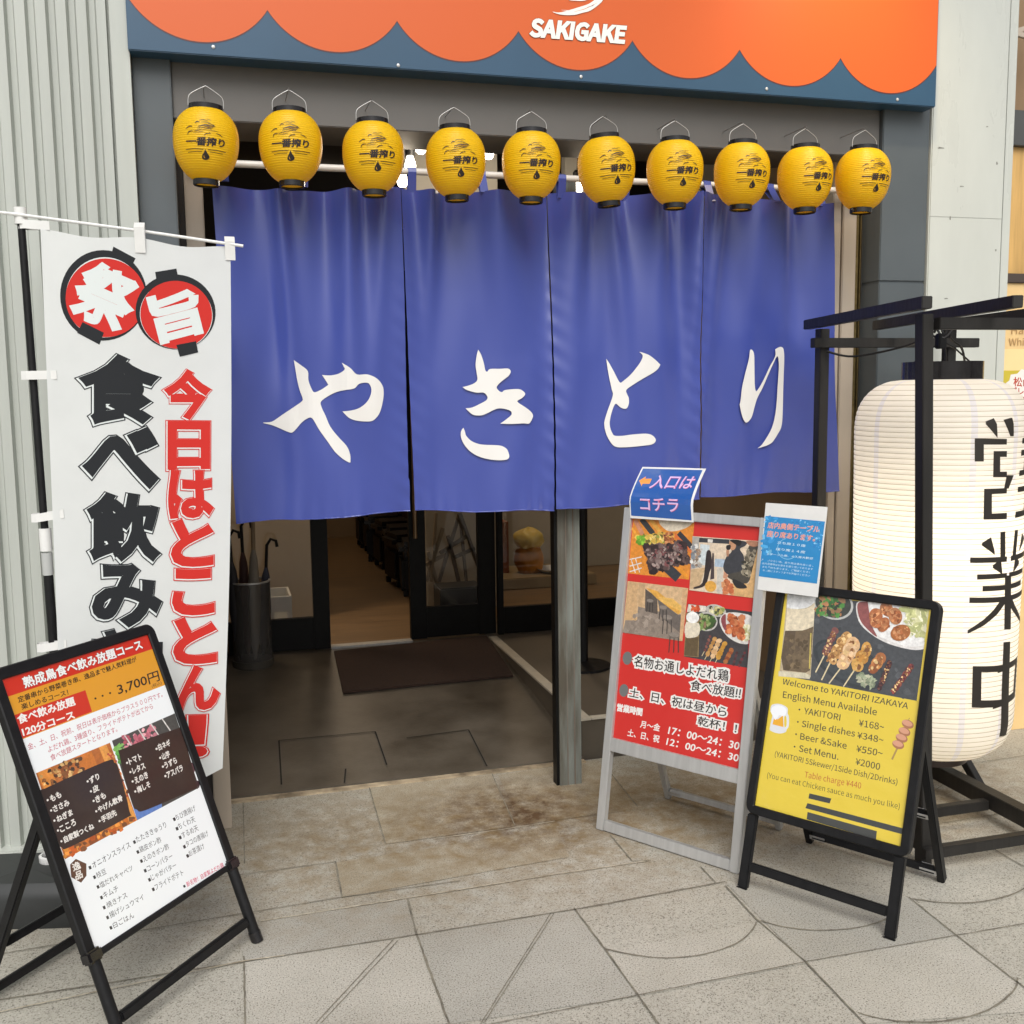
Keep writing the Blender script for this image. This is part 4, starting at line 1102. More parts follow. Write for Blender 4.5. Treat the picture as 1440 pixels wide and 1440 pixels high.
def ring(mb, x0, x1, z0, z1, w, rad, y0, y1, n=8, wb=None):
    wb = wb or w
    def rr(x0, x1, z0, z1, r):
        o = []
        for cx, cz, a in ((x1-r, z1-r, 0), (x0+r, z1-r, 90), (x0+r, z0+r, 180), (x1-r, z0+r, 270)):
            o += [(cx+r*math.cos(R(a+90*i/n)), cz+r*math.sin(R(a+90*i/n))) for i in range(n+1)]
        return o
    e = .003
    A = rr(x0, x1, z0, z1, rad); B = rr(x0+w, x1-w, z0+wb, z1-w, max(.002, rad-w)); A2 = rr(x0+e, x1-e, z0+e, z1-e, rad-e); B2 = rr(x0+w-e, x1-w+e, z0+wb-e, z1-w+e, max(.003, rad-w))
    m = len(A)
    loops = [[(p[0], y1, p[1]) for p in A], [(p[0], y0+e, p[1]) for p in A], [(p[0], y0, p[1]) for p in A2], [(p[0], y0, p[1]) for p in B2], [(p[0], y0+e, p[1]) for p in B], [(p[0], y1, p[1]) for p in B]]
    v = [q for l in loops for q in l]
    f = [(i*m+k, i*m+(k+1) % m, ((i+1) % 6)*m+(k+1) % m, ((i+1) % 6)*m+k) for i in range(6) for k in range(m)]
    mb.add(v, f)
def a_legs(bd, m, hz, D, w, inset, bars=(.10, .62), brackets=False, cross=False):
    """rear leg frame: from a hinge at height hz on the board to the ground D behind the front feet"""
    root = bd.root
    L = []
    for i, x in enumerate((inset, bd.W-inset)):
        top = Vector((x, .03, hz))
        foot = bd.loc(bd.m @ Vector((x, 0, 0)) + bd.back*D)
        dirv = (foot-top).normalized()
        MB().bar(top-dirv*.02, foot-dirv*.004, w, w*.8, up=(1, 0, 0), bev=.003).build("rear_leg", m, root)
        L.append((top, foot))
    for t in bars:
        p, q = L[0][0].lerp(L[0][1], 1-t), L[1][0].lerp(L[1][1], 1-t)
        e = (q-p).normalized()*(w/2+.0005)
        MB().bar(p+e, q-e, w*.8, w*.75, up=(0, 1, 0), bev=.002).build("rear_crossbar", m, root)
    if brackets:
        for t in bars:
            for i, sg in ((0, 1), (1, -1)):
                p = L[i][0].lerp(L[i][1], 1-t); dv = (L[i][1]-L[i][0]).normalized(); n = Vector((1, 0, 0)).cross(dv)
                n = n if n.y > 0 else -n
                sgn = -1 if t < .3 else 1
                bk = MB()
                for face in (1, -1):
                    off = n*(w*.42*face)
                    bk.bar(p+off-Vector((sg*.004, 0, 0)), p+off+Vector((sg*.06, 0, 0)), .016, .0015, up=n, bev=0)
                    bk.bar(p+off*1.03+dv*sgn*(-.004), p+off*1.03+dv*sgn*.055, .0016, .016, up=(1, 0, 0), bev=0)
                bk.build("corner_bracket", M_alu, root)
    return L

# ---- yellow English menu board
Y = Board("menu_board", "black-framed A-board with the yellow English menu, standing before the big white lantern", "menu board", (1.4428, 2.691), -57.356, 15.286, .4962, .9307)
zl = .2234; Y.zl = zl
f = MB()
ring(f, 0, Y.W, zl, Y.H, .026, .028, -.012, .014)
f.build("frame", M_black, Y.root)
for x in (.012, Y.W-.036):
    MB().box((x-.004, -.008, .003), (x+.026, .012, zl-.001), .003).build("front_leg", M_black, Y.root)
    MB().box((x-.006, -.010, 0), (x+.028, .014, .0029), .001).build("foot_pad", M_gloss, Y.root)
MB().box((.0345, -.007, .055), (Y.W-.0405, .011, .082), .003).build("front_crossbar", M_black, Y.root)
MB().box((.020, .004, zl+.015), (Y.W-.020, .009, Y.H-.015)).build("backing", M_black, Y.root)
a_legs(Y, M_black, .60, .43, .028, .035, bars=(.06, .42), brackets=True)
P = Print(quad_map([(1103, 836), (1309, 853.7), (1266.7, 1190), (1057, 1131)], [(.0265, Y.H-.0265), (Y.W-.0265, Y.H-.0265), (Y.W-.0265, zl+.0265), (.0265, zl+.0265)]), -.001)
C5, C6 = K(1060, 820, 5.333), K(1050, 940, 5.538)
ye, dk = hx("dfc541"), hx("3a3a30")
P.poly([(.022, zl+.022), (Y.W-.022, zl+.022), (Y.W-.022, Y.H-.022), (.022, Y.H-.022)], ye, raw=True)
P.grain = 1.3
ph = [(245, 95), (1308, 180), (1218, 858), (175, 690)]
P.poly(ph, hx("45474a"), C5)
P.blobs([(440, 260), (1000, 470), (1210, 850), (420, 700)], 60, (10, 30), [hx("4b4d50"), hx("3e4043"), hx("525457")], C5, 3)
# beer glass
P.poly([(240, 110), (446, 140), (408, 700), (180, 660)], hx("b9a98c"), C5)
P.poly([(222, 370), (430, 330), (405, 650), (370, 670), (205, 655), (190, 560)], hx("6b5a42"), C5)
P.poly([(222, 372), (300, 368), (250, 660), (205, 655), (190, 560)], hx("5b4b38"), C5)
P.blobs([(230, 400), (420, 380), (390, 640), (210, 640)], 40, (8, 26), [hx("66553f"), hx("57472f"), hx("7b684c")], C5, 31)
P.poly(crom([(238, 205), (320, 212), (400, 195), (446, 150), (432, 330), (350, 362), (222, 368)], 3, sharp=(0, 3, 4, 6)), hx("dccfb4"), C5)
P.poly(crom([(240, 105), (446, 120), (446, 150), (390, 195), (310, 210), (238, 205)], 3, sharp=(0, 1, 5)), hx("e3e4e4"), C5)
P.stroke([(412, 380), (400, 640)], 14, hx("c9b55a"), C5, taper=.3)
P.poly([(170, 662), (370, 672), (408, 690), (400, 715), (168, 700)], hx("cfc7ae"), C5)
# bowl of greens
P.ell((585, 165), 146, 112, hx("b7b8b4"), C5, .15); P.ell((580, 163), 134, 100, hx("3c3f39"), C5, .15)
P.poly([(440, 60), (740, 90), (745, 103), (440, 92)], hx("45474a"), C5) if False else None
P.blobs([(480, 120), (650, 130), (660, 240), (460, 240)], 90, (6, 22), [hx("4f8a3e"), hx("3a6a33"), hx("2f3a2a"), hx("b07a52"), hx("6f9a58"), hx("8b6a4a")], C5, 5, aspect=1.6)
# plate of fried chicken with cabbage
P.poly(crom([(755, 150), (840, 130), (1305, 185), (1270, 470), (1180, 478), (1000, 440), (860, 370), (770, 280)], 4, sharp=(1, 2, 3)), hx("dad7d4"), C5)
P.poly(crom([(762, 155), (838, 135), (850, 210), (870, 310), (910, 390), (850, 350), (780, 270)], 4, sharp=(1,)), hx("8c4f4c"), C5)
P.poly(crom([(850, 140), (1300, 187), (1275, 440), (1150, 455), (1000, 415), (890, 350)], 4, sharp=(0, 1, 2)), hx("e9e8e6"), C5)
P.blobs([(1130, 170), (1300, 190), (1280, 390), (1150, 330)], 170, (5, 20), [hx("d9d8a8"), hx("c3c48a"), hx("e9e6c9"), hx("a9ad74")], C5, 6, aspect=3.2)
for i, (x, y, r1, r2) in enumerate(((900, 240, 52, 58), (985, 190, 60, 46), (1050, 235, 62, 52), (960, 300, 58, 42), (1090, 355, 78, 58), (900, 290, 44, 36))):
    P.ell((x, y), r1, r2, hx(("b0673a", "a9714c", "b47a50", "a86438", "a3622f", "b86f42")[i]), C5, i*.7)
    P.blobs([(x-r1*.7, y-r2*.7), (x+r1*.7, y-r2*.7), (x+r1*.7, y+r2*.7), (x-r1*.7, y+r2*.7)], 26, (6, 17), [hx("c98554"), hx("8f4f27"), hx("d79a68"), hx("b56a3a")], C5, 40+i)
# yakitori on a dark plate
P.ell((700, 600), 290, 150, hx("33373a"), C5, .45); P.ell((700, 596), 262, 128, hx("3d4245"), C5, .45)
def skewer(line, w, cols, n, seed, sx=None):
    a, b = line
    if sx: P.stroke([b, sx], 10, hx("d9c9a2"), C5)
    rnd = random.Random(seed)
    for i in range(n):
        t = (i+.5)/n; x, y = a[0]+(b[0]-a[0])*t, a[1]+(b[1]-a[1])*t
        P.ell((x, y), w*rnd.uniform(.85, 1.15), w*rnd.uniform(.7, .95), hx(cols[i % len(cols)]), C5, rnd.random()*3, n=12)
    P.blobs([(a[0]-w*.6, a[1]), (a[0]+w*.6, a[1]), (b[0]+w*.6, b[1]), (b[0]-w*.6, b[1])], 10*n, (5, w*.4), [hx(c) for c in cols]+[hx("8a5a30"), hx("e9c58a")], C5, seed)
skewer(((600, 340), (515, 530)), 30, ("7a4a46", "8d5b52", "6b3d38"), 6, 51, (445, 665))
skewer(((680, 385), (560, 580)), 46, ("b98a50", "c99a5e", "a87840"), 5, 52, (490, 720))
skewer(((740, 430), (640, 620)), 58, ("d9b184", "e3c199", "cfa070"), 4, 53, (545, 745))
skewer(((845, 460), (745, 630)), 54, ("c79448", "b98238", "d2a257"), 3, 54, (655, 765))
skewer(((950, 530), (870, 640)), 48, ("a8683a", "bf7f45", "8d4f2a"), 3, 55)
skewer(((1010, 570), (925, 780)), 24, ("4a2a28", "3a2022", "6b3a35"), 8, 56)
skewer(((1180, 590), (1030, 800)), 27, ("6d2f30", "4f2426", "8a4038"), 8, 57)
P.blobs([(760, 660), (900, 690), (880, 760), (780, 740)], 60, (6, 16), [hx("9aa387"), hx("7f8a70"), hx("b5b49a")], C5, 8, aspect=2)
P.grain = 0
P.poly([(1308, 180), (1335, 182), (1240, 870), (1218, 858)], ye, C5)
# texts
P.text("Welcome to YAKITORI IZAKAYA", (258, 122), (1246, 292), (268, 76), dk, C6, bold=.008)
P.text("English Menu Available", (260, 240), (995, 364), (268, 172), dk, C6, bold=.008)
for d in ((390, 313), (377, 408), (362, 503), (350, 600)): P.ell(d, 7, 7, dk, C6, n=10)
for t, lb, rb_, lt in (("YAKITORI", (423, 345), (706, 393), (430, 297)), ("¥168~", (855, 432), (1055, 464), (860, 380)), ("Single dishes", (403, 460), (820, 532), (413, 393)), ("¥348~", (842, 525), (1050, 564), (848, 476)),
                       ("Beer &Sake", (393, 543), (757, 613), (398, 490)), ("¥550~", (834, 632), (1043, 670), (842, 581)), ("Set Menu.", (382, 637), (692, 699), (388, 586)), ("¥2000", (827, 733), (1022, 775), (835, 682))):
    P.text(t, lb, rb_, lt, dk, C6, bold=.008)
P.text("(YAKITORI 5Skewer/1Side Dish/2Drinks)", (192, 688), (1163, 903), (200, 632), dk, C6, bold=.004)
P.text("Table charge ¥440", (422, 852), (870, 940), (430, 788), hx("b8622f"), C6, bold=.004)
P.text("(You can eat Chicken sauce as much you like)", (130, 855), (1183, 1100), (138, 798), hx("55532f"), C6, bold=-.002)
tape = hx("3c3e3d")
P.poly([(463, 963), (637, 1003), (622, 1042), (455, 1003)], tape, C6)
P.poly([(447, 1040), (1218, 1240), (1212, 1288), (430, 1080)], tape, C6)
P.poly([(447, 1110), (1002, 1262), (995, 1330), (440, 1168)], hx("434442"), C6)
# little beer mug and skewer drawings
P.poly(crom([(175, 285), (215, 272), (260, 280), (298, 305), (298, 345), (308, 370), (306, 440), (290, 468), (278, 490), (225, 500), (165, 480), (160, 450), (180, 360), (165, 330)], 4), hx("d9dbe0"), C6)
P.poly(crom([(272, 372), (288, 372), (288, 440), (272, 445)], 3), ye, C6)
P.poly([(195, 375), (220, 392), (262, 360), (265, 450), (180, 430)], hx("e6a827"), C6)
P.poly(crom([(180, 300), (215, 282), (258, 290), (288, 312), (285, 350), (262, 365), (235, 360), (205, 395), (185, 370), (170, 335)], 4), hx("eceff4"), C6)
P.stroke([(1165, 600), (1122, 690)], 15, hx("a98a4f"), C6); P.stroke([(1262, 360), (1250, 385)], 6, hx("a98a4f"), C6)
for i, (x, y) in enumerate(((1248, 410), (1222, 470), (1200, 520), (1172, 572))):
    P.ell((x, y), 50, 34, hx("a8714f"), C6, .35, n=16); P.ell((x-4, y-8), 44, 22, hx("d39a7c"), C6, .35, n=16)
P.build("poster", M_laminate, Y.root)
for p in ((1262, 1190), (1080, 1125)):
    pass

# ---- red menu board
Rb = Board("menu_board", "red menu board in a silver aluminium A-frame, beside the shutter post", "menu board", (1.1909, 3.2071), -56.01, 9.0, .539, 1.1064)
zr = .3184; Rb.zl = zr
f = MB()
w = .030
f.box((0, -.012, 0), (w, .014, Rb.H), .002); f.box((Rb.W-w, -.012, 0), (Rb.W, .014, Rb.H), .002)
f.box((w+.0005, -.0115, Rb.H-w), (Rb.W-w-.0005, .0135, Rb.H-.0005), .002)
f.box((w+.0005, -.0115, zr-.045), (Rb.W-w-.0005, .0135, zr), .002)
f.box((w+.0005, -.0115, .002), (Rb.W-w-.0005, .0135, .036), .002)
f.build("frame", M_alu, Rb.root)
MB().box((w-.004, .003, zr-.004), (Rb.W-w+.004, .009, Rb.H-w+.004)).build("backing", M_plastic_w, Rb.root)
a_legs(Rb, M_alu, .66, .38, .026, .05, bars=(.05,), brackets=True)
P = Print(quad_map([(886, 729.5), (1072.5, 740), (1044.7, 1082.5), (855, 1036)], [(w+.0005, Rb.H-w-.0005), (Rb.W-w-.0005, Rb.H-w-.0005), (Rb.W-w-.0005, zr+.0005), (w+.0005, zr+.0005)]), .002)
C3, C4 = K(860, 720, 6.545), K(840, 880, 6.0)
red = hx("cb2f2a")
P.poly([(w-.002, zr-.002), (Rb.W-w+.002, zr-.002), (Rb.W-w+.002, Rb.H-w+.002), (w-.002, Rb.H-w+.002)], red, raw=True)
# photo: grilled chicken on a plank table
P.grain = 1.3
q1 = [(175, 65), (750, 95), (700, 612), (120, 565)]
P.poly(q1, hx("d98a35"), C3)
for a, b2, w2, c in (((190, 90), (260, 215), 40, "c98a6a"), ((250, 80), (360, 210), 50, "3a3c3c"), ((330, 80), (440, 205), 34, "d9a048"), ((560, 210), (735, 370), 36, "d8733a"), ((600, 195), (735, 330), 46, "37373a"), ((640, 360), (715, 420), 40, "d98433"), ((470, 490), (600, 600), 90, "383b40"), ((600, 500), (690, 600), 30, "e0922f"), ((160, 160), (250, 290), 20, "e8a23e")):
    P.stroke([a, b2], w2, hx(c), C3)
P.poly(crom([(410, 88), (740, 98), (690, 140), (600, 175), (500, 180), (430, 130)], 4, sharp=(0, 1)), hx("d3c7b2"), C3)
P.blobs([(205, 230), (540, 195), (545, 270), (260, 310)], 110, (8, 26), [hx("d9b552"), hx("c9a348"), hx("8f9a4a"), hx("6f6a30"), hx("e3c878")], C3, 11, aspect=1.4)
P.blobs([(205, 235), (280, 235), (290, 300), (215, 300)], 30, (8, 20), [hx("8cbf3f"), hx("6fa233")], C3, 12)
P.blobs([(460, 200), (560, 200), (560, 290), (470, 290)], 40, (8, 20), [hx("c98a5a"), hx("a8643a"), hx("6a3f2a")], C3, 13)
P.blobs([(280, 330), (640, 270), (700, 450), (340, 560)], 260, (12, 38), [hx("4a3a38"), hx("382a2a"), hx("5d4a47"), hx("705c58"), hx("2c2324")], C3, 14)
P.blobs([(300, 350), (620, 300), (660, 430), (370, 530)], 80, (6, 14), [hx("8d7a75"), hx("a08d86"), hx("7a4a4a")], C3, 15, aspect=1.8)
for y in (0, 60, 110): P.stroke([(135, 440+y), (250, 415+y*.9)], 10, hx("d9d3cc"), C3)
P.stroke([(150, 440), (190, 560)], 8, hx("d9d3cc"), C3); P.stroke([(190, 430), (230, 555)], 8, hx("d9d3cc"), C3)
# photo: guests at the counter
q2 = [(735, 222), (1390, 255), (1335, 772), (705, 707)]
P.poly(q2, hx("d9c6ae"), C3)
P.poly([(735, 225), (800, 228), (790, 500), (715, 520)], hx("a9a49c"), C3); P.poly([(800, 235), (1090, 245), (1085, 285), (795, 275)], hx("3a3c40"), C3)
P.poly([(880, 245), (930, 248), (925, 278), (880, 275)], hx("d5d0c8"), C3)
P.poly([(810, 290), (900, 300), (880, 480), (790, 480)], hx("c9d2d4"), C3)
P.blobs([(730, 300), (820, 300), (820, 500), (720, 500)], 50, (8, 24), [hx("b9b2a8"), hx("7d8288"), hx("d9d6d0"), hx("927a66")], C3, 21)
P.poly([(715, 520), (860, 500), (800, 690), (708, 700)], hx("c5a882"), C3)
P.poly([(950, 420), (1070, 425), (1050, 500), (945, 490)], hx("a8b9c9"), C3)
P.poly(crom([(870, 360), (900, 345), (915, 380), (920, 480), (900, 540), (860, 660), (760, 695), (750, 680), (830, 640), (855, 480)], 3), hx("332b2b"), C3)
P.poly([(925, 370), (940, 372), (945, 600), (905, 610)], hx("4a3f40"), C3)
P.poly(crom([(1095, 255), (1250, 262), (1240, 300), (1190, 330), (1230, 400), (1210, 520), (1080, 560), (1030, 500), (1060, 400), (1110, 350)], 4), hx("3c3d42"), C3)
P.poly(crom([(1090, 260), (1150, 290), (1140, 330), (1110, 340), (1090, 310)], 3), hx("b98a6a"), C3)
P.poly(crom([(1060, 340), (1085, 340), (1080, 395), (1062, 390)], 3), hx("b08266"), C3)
P.poly(crom([(1060, 300), (1100, 295), (1095, 335), (1062, 335)], 3), hx("2b2626"), C3)
P.poly(crom([(1090, 248), (1200, 252), (1190, 300), (1150, 290)], 3), hx("25211f"), C3)
P.poly(crom([(1290, 280), (1370, 300), (1340, 480), (1280, 620), (1210, 640), (1080, 590), (1090, 555), (1210, 520), (1240, 420)], 4), hx("4a463f"), C3)
P.poly(crom([(1250, 255), (1370, 260), (1360, 300), (1290, 300)], 3), hx("a8785e"), C3)
P.blobs([(1240, 330), (1340, 330), (1290, 570), (1220, 560)], 60, (8, 24), [hx("8d8370"), hx("5d5648"), hx("3b382f"), hx("a39a86")], C3, 22, aspect=1.6)
P.poly([(1120, 640), (1280, 640), (1360, 330), (1385, 330), (1335, 772), (1100, 745)], hx("d3aa74"), C3)
P.poly(crom([(1120, 600), (1230, 640), (1260, 680), (1160, 680)], 3), hx("2f2d2d"), C3)
P.poly([(970, 500), (1030, 505), (1025, 735), (970, 730)], hx("c9c2b6"), C3); P.ell((910, 670), 55, 50, hx("d9a24a"), C3)
P.blobs([(1030, 610), (1130, 640), (1120, 730), (1040, 720)], 40, (10, 30), [hx("c9784f"), hx("d99a6c"), hx("b5643f")], C3, 23)
P.poly([(1040, 530), (1080, 570), (1060, 600), (1030, 590)], hx("c58f72"), C3)
# photo: tables and stools
q3 = [(118, 633), (695, 690), (630, 1172), (66, 1098)]
P.poly(q3, hx("cfae86"), C3)
P.poly([(95, 980), (205, 985), (215, 860), (380, 900), (640, 930), (610, 1168), (66, 1098)], hx("8d8074"), C3)
P.poly([(118, 633), (218, 645), (195, 990), (85, 985)], hx("c9a57a"), C3); P.poly([(222, 650), (285, 655), (250, 870), (215, 860)], hx("c2a179"), C3)
P.poly([(285, 700), (400, 780), (400, 930), (280, 900)], hx("5d544d"), C3)
P.poly([(290, 690), (400, 720), (640, 900), (600, 930), (430, 820)], hx("d9a24a"), C3); P.poly([(410, 770), (545, 785), (640, 860), (650, 910), (430, 815)], hx("e0b25f"), C3)
P.poly([(400, 790), (600, 935), (640, 930), (620, 1100), (430, 950)], hx("6a625c"), C3)
for (x, y, r1) in ((495, 960, 52), (455, 870, 42), (330, 810, 34), (560, 1120, 55)):
    for q in (-.7, 0, .7): P.stroke([(x+r1*q, y), (x+r1*q*1.2-6, y+150*r1/52)], 9, hx("3d3835"), C3)
    P.ell((x, y), r1, r1*.5, hx("6f665e"), C3, .1); P.ell((x, y-5), r1*.9, r1*.4, hx("8b8178"), C3, .1)
P.blobs([(200, 900), (400, 960), (380, 1110), (90, 1080)], 40, (12, 34), [hx("93867a"), hx("877a6e"), hx("998c80")], C3, 25)
P.poly([(640, 700), (695, 692), (640, 1172), (610, 1168)], hx("cda57c"), C3)
# photo: beer, bowls and skewers
def pq(p): return C3(p)
P.poly([C3((690, 830)), C3((1330, 900)), C4((1295, 340)), C4((718, 245))], hx("3f3d40"))
P.poly([C3((695, 835)), C3((865, 850)), C3((860, 900)), C3((680, 905))], hx("d9d2c6")); P.blobs([C3((730, 850)), C3((800, 860)), C3((790, 900)), C3((720, 890))], 24, (1, 3), [hx("d3623a"), hx("c04f2f")], None, 26)
P.ell((960, 890), 100, 55, hx("b9b6ae"), C3, .2); P.blobs([(900, 860), (1030, 870), (1010, 930), (910, 920)], 40, (8, 24), [hx("b9ad6a"), hx("8f9a58"), hx("d9d2a8"), hx("4a4a3a")], C3, 27)
P.ell((870, 990), 108, 88, hx("bdbab4"), C3, .1); P.ell((872, 990), 92, 72, hx("3c3f33"), C3, .1)
P.blobs([(810, 940), (930, 950), (920, 1040), (820, 1040)], 60, (6, 22), [hx("6f8a4a"), hx("3f5a2f"), hx("8b6f58"), hx("9aa870")], C3, 28, aspect=2)
P.poly(crom([(1000, 960), (1060, 910), (1200, 910), (1325, 960), (1310, 1170), (1200, 1190), (1080, 1130), (1010, 1040)], 4), hx("d9d5d0"), C3)
P.poly(crom([(1010, 965), (1055, 920), (1060, 1010), (1100, 1100), (1040, 1060)], 3), hx("8c4a4f"), C3)
P.blobs([(1190, 1020), (1310, 1030), (1300, 1160), (1200, 1150)], 90, (6, 18), [hx("d9d6ae"), hx("c9c58f"), hx("ece8cf")], C3, 29, aspect=2.6)
P.blobs([(1090, 930), (1230, 930), (1220, 1150), (1070, 1090)], 70, (14, 36), [hx("c06a42"), hx("b5603a"), hx("d08458"), hx("9a4d2c")], C3, 30)
P.poly([C3((675, 910)), C3((800, 930)), C3((800, 1110)), C4((850, 250)), C4((720, 240))], hx("8d7a55"))
P.poly([C4((735, 85)), C4((850, 80)), C4((840, 245)), C4((722, 235))], hx("5f5038"))
P.poly(crom([C3((675, 1000)), C3((800, 1010)), C3((800, 1110)), C3((740, 1140)), C3((668, 1130))], 3), hx("dcd2bd"))
P.ell((738, 955), 62, 52, hx("ecebe8"), C3, .1)
for i, (a, b2, wd, cols) in enumerate((((950, 75), (905, 190), 14, ("70423f", "8b5a50")), ((990, 95), (930, 220), 22, ("c09055", "a87a42")), ((1030, 110), (975, 240), 26, ("dcb98d", "cda372")), ((1080, 135), (1025, 245), 27, ("c4923f", "b8842f")), ((1140, 190), (1090, 285), 24, ("a8683a", "8a4a2a")), ((1190, 210), (1160, 310), 14, ("4a2a2c", "5d3437")), ((1260, 210), (1210, 320), 14, ("6d3038", "4a2428")))):
    rnd2 = random.Random(60+i)
    if i < 4: P.stroke([b2, (b2[0]-28, b2[1]+50)], 6, hx("d3c39d"), C4)
    for q in range(5):
        t = q/4; P.ell((a[0]+(b2[0]-a[0])*t, a[1]+(b2[1]-a[1])*t), wd*rnd2.uniform(.8, 1.15), wd*rnd2.uniform(.7, 1), hx(cols[q % 2]), C4, rnd2.random()*3, n=10)
P.grain = 0
P.poly([C4((1296, 100)), C4((1330, 100)), C4((1300, 345)), C4((1290, 340))], red)
P.ell((218, 262), 41, 56, hx("6f7070"), C4, .1); P.ell((185, 535), 40, 54, hx("6f7070"), C4, .1)
bk, wh_ = hx("1d1c1c"), hx("e8e6e2")
P.text("名物お通しよだれ鶏", (275, 330), (1112, 460), (284, 236), bk, C4, bold=.012, over=wh_, obold=.15)
P.text("食べ放題‼", (773, 528), (1222, 604), (785, 440), bk, C4, bold=.012, over=wh_, obold=.14)
P.text("土、日、祝は昼から", (230, 588), (1095, 764), (242, 508), bk, C4, bold=.012, over=wh_, obold=.14)
P.text("乾杯！！", (840, 830), (1190, 903), (850, 752), bk, C4, bold=.012, over=wh_, obold=.14)
P.text("営業時間", (122, 708), (342, 752), (130, 646), wh_, C4, bold=.045)
P.text("月～金", (326, 850), (498, 886), (336, 790), wh_, C4, bold=.025)
P.text("17：00～24：30", (575, 905), (1213, 1048), (588, 846), wh_, C4, bold=.02)
P.text("土、日、祝", (212, 924), (493, 984), (222, 864), wh_, C4, bold=.025)
P.text("12：00～24：30", (558, 1000), (1208, 1152), (571, 944), wh_, C4, bold=.02)
P.build("poster", ink("matt_print", .4, coat=.15), Rb.root)

# ---- left menu board
Lb = Board("menu_board", "black-framed A-board with a white, orange and red course menu, leftmost in the picture", "menu board", (-.285, 2.3853), 51.19, 20.94, .5338, .9269)
zl = .2135; Lb.zl = zl
f = MB()
ring(f, -.002, Lb.W+.002, zl, Lb.H, .029, .030, -.007, .014, wb=.016)
f.build("frame", M_black, Lb.root)
for x in (.002, Lb.W-.030):
    MB().tube([(x+.014, 0, .004), (x+.014, 0, zl-.001)], .0145, 16).build("front_leg", M_black, Lb.root, smooth=True)
    MB().tube([(x+.014, 0, 0), (x+.014, 0, .03)], .0165, 16).build("foot_cap", M_gloss, Lb.root, smooth=True)
MB().box((.031, -.010, .052), (Lb.W-.031, .010, .078), .005).build("front_crossbar", M_black, Lb.root)
MB().box((.020, .004, zl+.015), (Lb.W-.020, .009, Lb.H-.015)).build("backing", M_black, Lb.root)
for xa in (Lb.W-.036, -.006): MB().box((xa, -.017, zl-.004), (xa+.042, .016, zl+.026), .005).build("corner_cap", M_gloss, Lb.root)
L4 = a_legs(Lb, M_black, .55, .46, .026, .018, bars=(.05, .34))
_lm = quad_map([(7.5, 954), (202, 897), (320.5, 1215), (147.5, 1335)], [(.0285, Lb.H-.0305), (Lb.W-.0285, Lb.H-.0305), (Lb.W-.0285, zl+.0175), (.0285, zl+.0175)])
P = Print(_lm, -.001)
C7, C8, C9 = K(0, 870, 5.538), K(60, 1090, 5.333), K(0, 1020, 3.4286)
wht = hx("f0f4f6")
x0, x1, z0, z1 = .027, Lb.W-.027, zl+.0155, Lb.H-.027
P.poly([(x0, z0), (x1, z0), (x1, z1), (x0, z1)], wht, raw=True)
rd, og = hx("cc2d17"), hx("dd9a27")
_p = _lm
zt1 = _p(*C7((620, 425)))[1]; zo = _p(*C7((995, 632)))[1]
P.poly([(x0, zo), (x1, zo), (x1, z1), (x0, z1)], og, raw=True)
P.poly([(x0, zt1), (x1, zt1), (x1, z1), (x0, z1)], rd, raw=True)
P.poly([C7((135, 738)), C7((672, 556)), C7((728, 722)), C7((190, 925))], rd)
qa = [C7((320, 1190)), C7((870, 965)), C8((735, 335)), C8((222, 620))]; qb = [C7((885, 950)), C7((1345, 750)), C8((1170, 100)), C8((735, 335))]
P.grain = 1.3; P.poly(qa, hx("b5682e")); P.poly(qb, hx("4a4a48"))
for a, b2, c in ((0.02, .2, "d98a3c"), (.3, .42, "8a4a22"), (.55, .75, "c9762f"), (.85, .95, "e09a4a")):
    def mixq(q, s_, t_): return tuple(q[0][j]*(1-s_)*(1-t_)+q[1][j]*s_*(1-t_)+q[2][j]*s_*t_+q[3][j]*(1-s_)*t_ for j in (0, 1))
    P.poly([mixq(qa, a, 0), mixq(qa, b2, 0), mixq(qa, min(1, b2+.05), 1), mixq(qa, min(1, a+.05), 1)], hx(c))
P.blobs([mixq(qa, .05, .02), mixq(qa, .6, .02), mixq(qa, .6, .2), mixq(qa, .05, .25)], 70, (1.2, 4), [hx("c99a5a"), hx("5d3a22"), hx("e3b878"), hx("8f5a30"), hx("3a2a20")], None, 71)
P.blobs([mixq(qa, .0, .88), mixq(qa, .95, .92), mixq(qa, 1, 1), mixq(qa, .0, 1)], 50, (1.5, 5), [hx("d9772a"), hx("c05a20"), hx("7a4a2a"), hx("e8963f")], None, 72)
P.blobs([mixq(qa, .92, .1), mixq(qa, 1, .1), mixq(qa, 1, .7), mixq(qa, .94, .7)], 40, (1, 3.5), [hx("b04a38"), hx("c9772f"), hx("5d3428"), hx("d89a58")], None, 73)
P.blobs([mixq(qb, .15, .02), mixq(qb, .65, .02), mixq(qb, .65, .25), mixq(qb, .15, .25)], 60, (1.5, 4.5), [hx("d98a98"), hx("c96f80"), hx("e3a8b0"), hx("a8505f")], None, 74)
P.blobs([mixq(qb, 0, .05), mixq(qb, .16, .05), mixq(qb, .1, .35), mixq(qb, 0, .3)], 30, (1.2, 4), [hx("7ab35a"), hx("5d9a48"), hx("9ac97a")], None, 75)
P.poly([mixq(qb, 0, .8), mixq(qb, .45, .85), mixq(qb, .4, 1), mixq(qb, 0, 1)], hx("5d7fc0"))
P.blobs([mixq(qb, .7, .3), mixq(qb, 1, .3), mixq(qb, 1, .95), mixq(qb, .6, .95)], 40, (2, 6), [hx("4a3036"), hx("3a262c"), hx("5d3f46")], None, 76)
